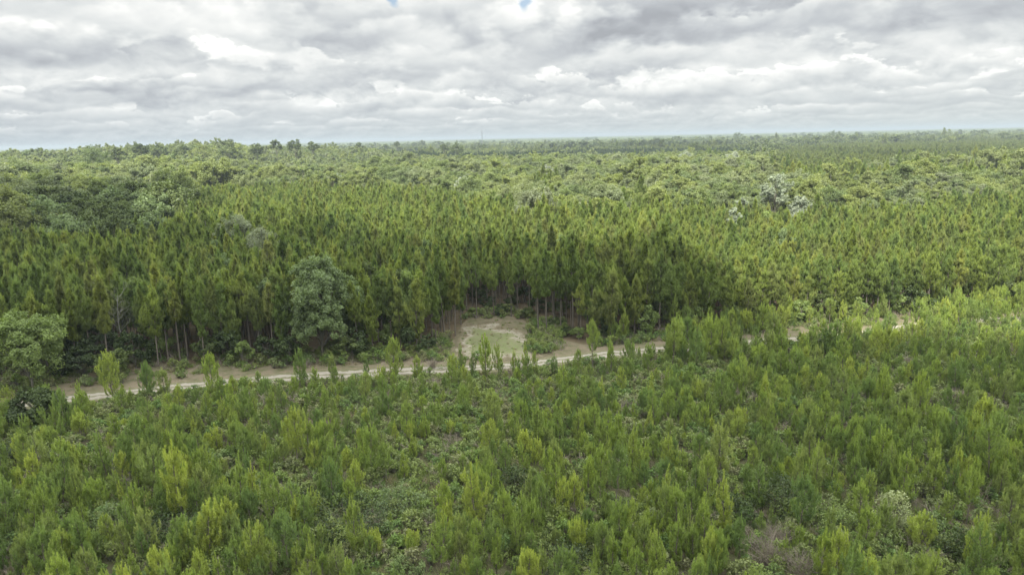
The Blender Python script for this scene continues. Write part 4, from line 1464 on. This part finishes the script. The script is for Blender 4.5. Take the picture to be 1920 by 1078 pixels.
# more of the dark oak clump at the left
CK = [(Kind('clump_dark', hardwood(181, 15, 5.2, 44, 330, .24, base=.15), M_OAKBARK, M_OAK), 'dark'),
      (Kind('clump_grey', hardwood(182, 14, 5.0, 44, 330, .24, base=.15), M_OAKBARK, M_BLUEOAK), 'grey-green'),
      (Kind('clump_deep', hardwood(183, 13.5, 4.6, 40, 330, .24, base=.15), M_OAKBARK, M_DARK), 'deep green')]
for x, y in zip(CX, CY):
    if rg.random() < .45:
        continue
    q = to_px(x, y, 14.0)
    K, c = CK[rg.choice(3, p=(.4, .33, .27))]
    D = math.hypot(x, y)
    s = float(rg.uniform(.92, 1.12) * (1.0 + .62 * min(1, max(0, (D - 225) / 85))))
    where = 'at the front' if D < 250 else 'in the middle' if D < 290 else 'at the back'
    make_thing('clump_oak', K.trunk, K.crown, (x, y, 0), (0, 0, rg.random() * 6.28), s,
               f'{c} rounded oak {where} of the left clump', 'oak tree', 'oaks of the left clump')

# --- the woods beyond, out to two and a half kilometres
X, Y = jgrid(-2300, 2300, 500, 2500, 7.0, rg, 0.45)
k = X / Y
yb = Yl(k, lk_hb, ly_hb)
rr_ = np.hypot(X, Y)
ok = (Y > yb - 3) & (rr_ < 2500) & in_view(X, Y, 14, 120) & keepout(X, Y, 1)
X, Y, yb, rr_ = X[ok], Y[ok], yb[ok], rr_[ok]
px_, py_, dep = to_px(X, Y, 0 * X + 12)
strip = (px_ > 660) & (px_ < 1420) & (Y < yb + 380 + 60 * np.sin(X / 120)) & (vnoise(X, Y, 60) > .12)
rightpl = (px_ > 1380 + 0.25 * (Y - 700)) & (Y < 1500)
nz = vnoise(X, Y, 130) * .6 + vnoise(X, Y, 45) * .4
pine = strip | rightpl | (nz > .52)
pine = np.where(~strip & ~rightpl & (px_ < 620), nz > .66, pine)
dark = ~pine & (vnoise(X + 300, Y, 90) > .62)
S = rg.normal(1, .15, len(X)).clip(.6, 1.5)
S = np.where((rg.random(len(X)) > .96) & ~strip & ~rightpl, S * 1.4, S)
S *= np.where(strip, .82, np.where(rightpl, .84, .92 + .35 * (vnoise(X, Y, 200) - .5) + .35 * (rg.random(len(X)) > .975)))
idx = np.where(pine, rg.choice(3, len(X)), np.where(dark, 6 + rg.choice(2, len(X)), 3 + rg.choice(3, len(X))))
S3 = np.stack([S * np.where(pine, 1.45, 1.0), S * np.where(pine, 1.45, 1.0), S], 1)
idx = np.where(strip, 8 + rg.choice(2, len(X)), idx)
scatter('distant_woods', FAR_PINE + FAR_HW + FAR_OAK + STRIP, X, Y, zt(X, Y), S3, idx, 14, .02,
        label='distant flat woodland of pines and hardwoods reaching towards the horizon', cat='woodland')
print('far', len(X))


# --- beyond that, patches of woodland to the horizon
def patch(seed, leafmat, n=70, size=70.0):
    r_ = np.random.default_rng(seed)
    g, s = Geo(), Geo()
    C = np.stack([r_.uniform(-size / 2, size / 2, n), r_.uniform(-size / 2, size / 2, n), r_.uniform(8, 12, n)], 1)
    h = np.where(r_.random(n) > .93, r_.uniform(2, 6, n), 0)
    C[:, 2] += h
    leaves(g, C, 34, np.stack([r_.uniform(2.8, 4.6, n)] * 2 + [r_.uniform(2.4, 4, n)], 1), 1.5, r_, .5 + r_.normal(0, .18, n), .6)
    for c in C:
        tube(s, [(c[0], c[1], 0), c], [.3, .15], 4)
    return mesh_of('woodland_patch', [(s, M_BARK), (g, leafmat)])


PT = [patch(71, M_FARPINE), patch(72, M_SWAMP), patch(73, M_OAK), patch(74, M_FARPINE, 80)]
X, Y = jgrid(-9000, 9000, 2000, 11500, 60, rg, 0.4)
rr_ = np.hypot(X, Y)
ok = (rr_ > 2470) & (rr_ < 11500) & in_view(X, Y, 14, 120)
X, Y = X[ok], Y[ok]
nz = vnoise(X, Y, 420)
idx = np.where(nz > .55, rg.choice((0, 3), len(X)), np.where(nz > .4, 1, rg.choice((0, 1, 2), len(X))))
scatter('horizon_woods', PT, X, Y, 0 * X, rg.uniform(.85, 1.15, len(X)), idx, 15, 0,
        label='far woodland that forms the hazy line of the horizon', cat='woodland')
print('patch', len(X))
a_ = rg.uniform(-.72, .72, 420); D_ = rg.uniform(1500, 4200, 420)
X, Y = D_ * np.sin(a_), D_ * np.cos(a_)
scatter('emergent_trees', FAR_OAK + FAR_HW[:2], X, Y, 0 * X, np.stack([rg.uniform(1.6, 3.6, 420), rg.uniform(1.6, 3.6, 420), rg.uniform(1.35, 1.95, 420)], 1),
        rg.choice(4, 420), 16, 0, label='scattered tall trees that roughen the far tree line', cat='woodland')

# ------------------------------------------------------------------ the radio mast on the horizon
def build_mast():
    x, y = ground(903.5, 268, 0)
    d = pxdir(903.5, 250)
    D = 1900.0
    x, y = d.x / math.hypot(d.x, d.y) * D, d.y / math.hypot(d.x, d.y) * D
    top = HCAM + D * math.tan(math.asin(pxdir(903.5, 245).z))
    root = bpy.data.objects.new('radio_mast', None)
    COL.objects.link(root); root.location = (x, y, 0)
    root['label'] = 'thin lattice radio mast poking above the tree line on the horizon'
    root['category'] = 'radio mast'
    mm, w, out = material('galvanised_steel')
    d_ = w.new('ShaderNodeBsdfPrincipled'); d_.inputs['Base Color'].default_value = (.16, .17, .18, 1); d_.inputs['Metallic'].default_value = .4
    d_.inputs['Roughness'].default_value = .6
    w.nt.links.new(d_.outputs[0], out.inputs[0])
    g = Geo()
    c3 = [np.array([math.cos(a), math.sin(a), 0]) * .9 for a in (0, 2.094, 4.189)]
    for c in c3:
        tube(g, [c, c + (0, 0, top)], [.30, .26], 5)
    z = 0
    while z < top - 2:
        for i in range(3):
            tube(g, [c3[i] + (0, 0, z), c3[(i + 1) % 3] + (0, 0, z + 2)], [.14, .14], 3)
        z += 2
    link('lattice_tower', mesh_of('mast_lattice', [(g, mm)]), root)
    a = Geo()
    tube(a, [(0, 0, top), (0, 0, top + 4)], [.10, .05], 5)
    for q in (0, 2.1, 4.2):
        tube(a, [(math.cos(q) * .9, math.sin(q) * .9, top - 3), (math.cos(q) * .9, math.sin(q) * .9, top - .8)], [.16, .16], 5)
    link('antenna', mesh_of('mast_antenna', [(a, mm)]), root)


build_mast()

# ------------------------------------------------------------------ clouds added overhead out of view, shaped so their shadows dapple the land
def build_shade_cloud(name, spots, base_h, seed):
    """spots: (ground x, ground y, radius) that the cloud keeps in shade; the puffs hang on the line to the sun"""
    rg_ = np.random.default_rng(seed)
    me = bpy.data.meshes.new(name)
    Vs, Fs, n = [], [], 0
    import bmesh
    bm = bmesh.new(); bmesh.ops.create_icosphere(bm, subdivisions=3, radius=1.0)
    sv = np.array([v.co[:] for v in bm.verts]); sf = np.array([[v.index for v in f.verts] for f in bm.faces]); bm.free()
    for (gx, gy, r) in spots:
        t = base_h / SUN.z
        c = np.array([gx + SUN.x * t, gy + SUN.y * t, base_h])
        for q in range(5):
            o = np.array([rg_.uniform(-.45, .45) * r, rg_.uniform(-.45, .45) * r, rg_.uniform(0, .25) * r]) if q else np.zeros(3)
            rr = r * (1.0 if q == 0 else rg_.uniform(.4, .65))
            w1 = 1 + .10 * np.sin(sv[:, 0] * 5 + q + seed) * np.cos(sv[:, 1] * 6) + .05 * np.sin(sv[:, 1] * 13 + sv[:, 2] * 11)
            v = sv * w1[:, None] * rr
            v[:, 2] *= np.where(v[:, 2] < 0, .12, .45)
            Vs.append(v + c + o); Fs.append(sf + n); n += len(sv)
    V = np.concatenate(Vs); F = np.concatenate(Fs)
    me.vertices.add(len(V)); me.vertices.foreach_set('co', V.astype(np.float32).ravel())
    me.loops.add(F.size); me.loops.foreach_set('vertex_index', F.astype(np.int32).ravel())
    me.polygons.add(len(F)); me.polygons.foreach_set('loop_start', np.arange(len(F), dtype=np.int32) * 3)
    me.update(calc_edges=True)
    m, w, out = material('shade_cloud_mass')
    d = w.new('ShaderNodeBsdfDiffuse'); d.inputs[0].default_value = (.9, .9, .92, 1)
    tr = w.new('ShaderNodeBsdfTranslucent'); tr.inputs[0].default_value = (.9, .9, .92, 1)
    mx = w.new('ShaderNodeMixShader'); mx.inputs[0].default_value = .5
    w.nt.links.new(d.outputs[0], mx.inputs[1]); w.nt.links.new(tr.outputs[0], mx.inputs[2])
    th = w.new('ShaderNodeBsdfTransparent')
    m2 = w.new('ShaderNodeMixShader'); m2.inputs[0].default_value = .32     # thin enough to let some sun through
    w.nt.links.new(mx.outputs[0], m2.inputs[1]); w.nt.links.new(th.outputs[0], m2.inputs[2])
    w.nt.links.new(m2.outputs[0], out.inputs[0])
    me.materials.append(m)
    o = link(name, me)
    o['kind'] = 'stuff'
    o['label'] = 'unseen low cloud added overhead to shade the woods below'
    return o


def spot(px, py, rpx, z=8.0):
    x, y = ground(px, py, z)
    D = math.hypot(x, y)
    return (x, y, rpx / FPX * D)


build_shade_cloud('cloud', [(-30, 20, 70), (60, 30, 60), (-75, 70, 55), (0, 80, 48), (60, 85, 42), (105, 75, 40), (-110, 120, 45), (-55, 125, 40), (-10, 130, 36), (30, 125, 30),  # added out of view to shade the foreground and the left woods
                      (-150, 170, 48), (-90, 175, 42), (-45, 172, 36), (-5, 165, 30), (28, 158, 22), (-130, 215, 40), (-75, 212, 30), (-175, 262, 45), (-250, 260, 50), (-165, 320, 40), (-225, 330, 40)], 420, 3)
build_shade_cloud('cloud', [spot(760, 288, 60), spot(900, 286, 70), spot(1040, 284, 75), spot(1190, 280, 80), spot(1330, 277, 70)], 620, 4)  # added out of view to put the far pine strip in shade
build_shade_cloud('cloud', [spot(1650, 292, 60), spot(1750, 288, 60), spot(1560, 285, 50)], 520, 6)  # added out of view for a shaded patch on the far right woods

# ------------------------------------------------------------------ the air
def build_haze():
    me = bpy.data.meshes.new('haze')
    a, b, t = -15500.0, 15500.0, 62.0
    V = [(x, y, z) for z in (-1.0, t) for (x, y) in ((a, -400.0), (b, -400.0), (b, b), (a, b))]
    me.from_pydata(V, [], [(3, 2, 1, 0), (4, 5, 6, 7), (0, 1, 5, 4), (1, 2, 6, 5), (2, 3, 7, 6), (3, 0, 4, 7)])
    m, w, out = material('haze_air')
    v = w.new('ShaderNodeVolumePrincipled')
    v.inputs['Color'].default_value = (.48, .55, .60, 1)
    v.inputs['Density'].default_value = 0.00017
    v.inputs['Anisotropy'].default_value = 0.2
    w.nt.links.new(v.outputs[0], out.inputs['Volume'])
    me.materials.append(m)
    o = link('haze', me)
    o['kind'] = 'stuff'
    return o


build_haze()


# ------------------------------------------------------------------ tell look-alikes apart by their order across the picture
def tell_apart():
    sets = {}
    for o in COL.objects:
        if o.parent is None and 'category' in o and 'label' in o:
            sets.setdefault(o['label'], []).append(o)
    words = ['leftmost', 'second from left', 'third from left', 'fourth from left', 'fifth from left', 'sixth from left', 'seventh from left',
             'eighth from left', 'ninth from left', 'tenth from left', 'eleventh from left', 'twelfth from left']
    for lab, obs in sets.items():
        n = len(obs)
        if n < 2:
            continue
        obs.sort(key=lambda q: float(to_px(q.location.x, q.location.y, 6.0)[0]))
        back = ['rightmost', 'second from right', 'third from right', 'fourth from right', 'fifth from right', 'sixth from right', 'seventh from right', 'eighth from right', 'ninth from right', 'tenth from right']
        for i, q in enumerate(obs):
            if i < (n + 1) // 2 and i < len(words):
                q['label'] = f'{lab}, {words[i]}'
            elif n - 1 - i < len(back):
                q['label'] = f'{lab}, {back[n - 1 - i]}'


tell_apart()
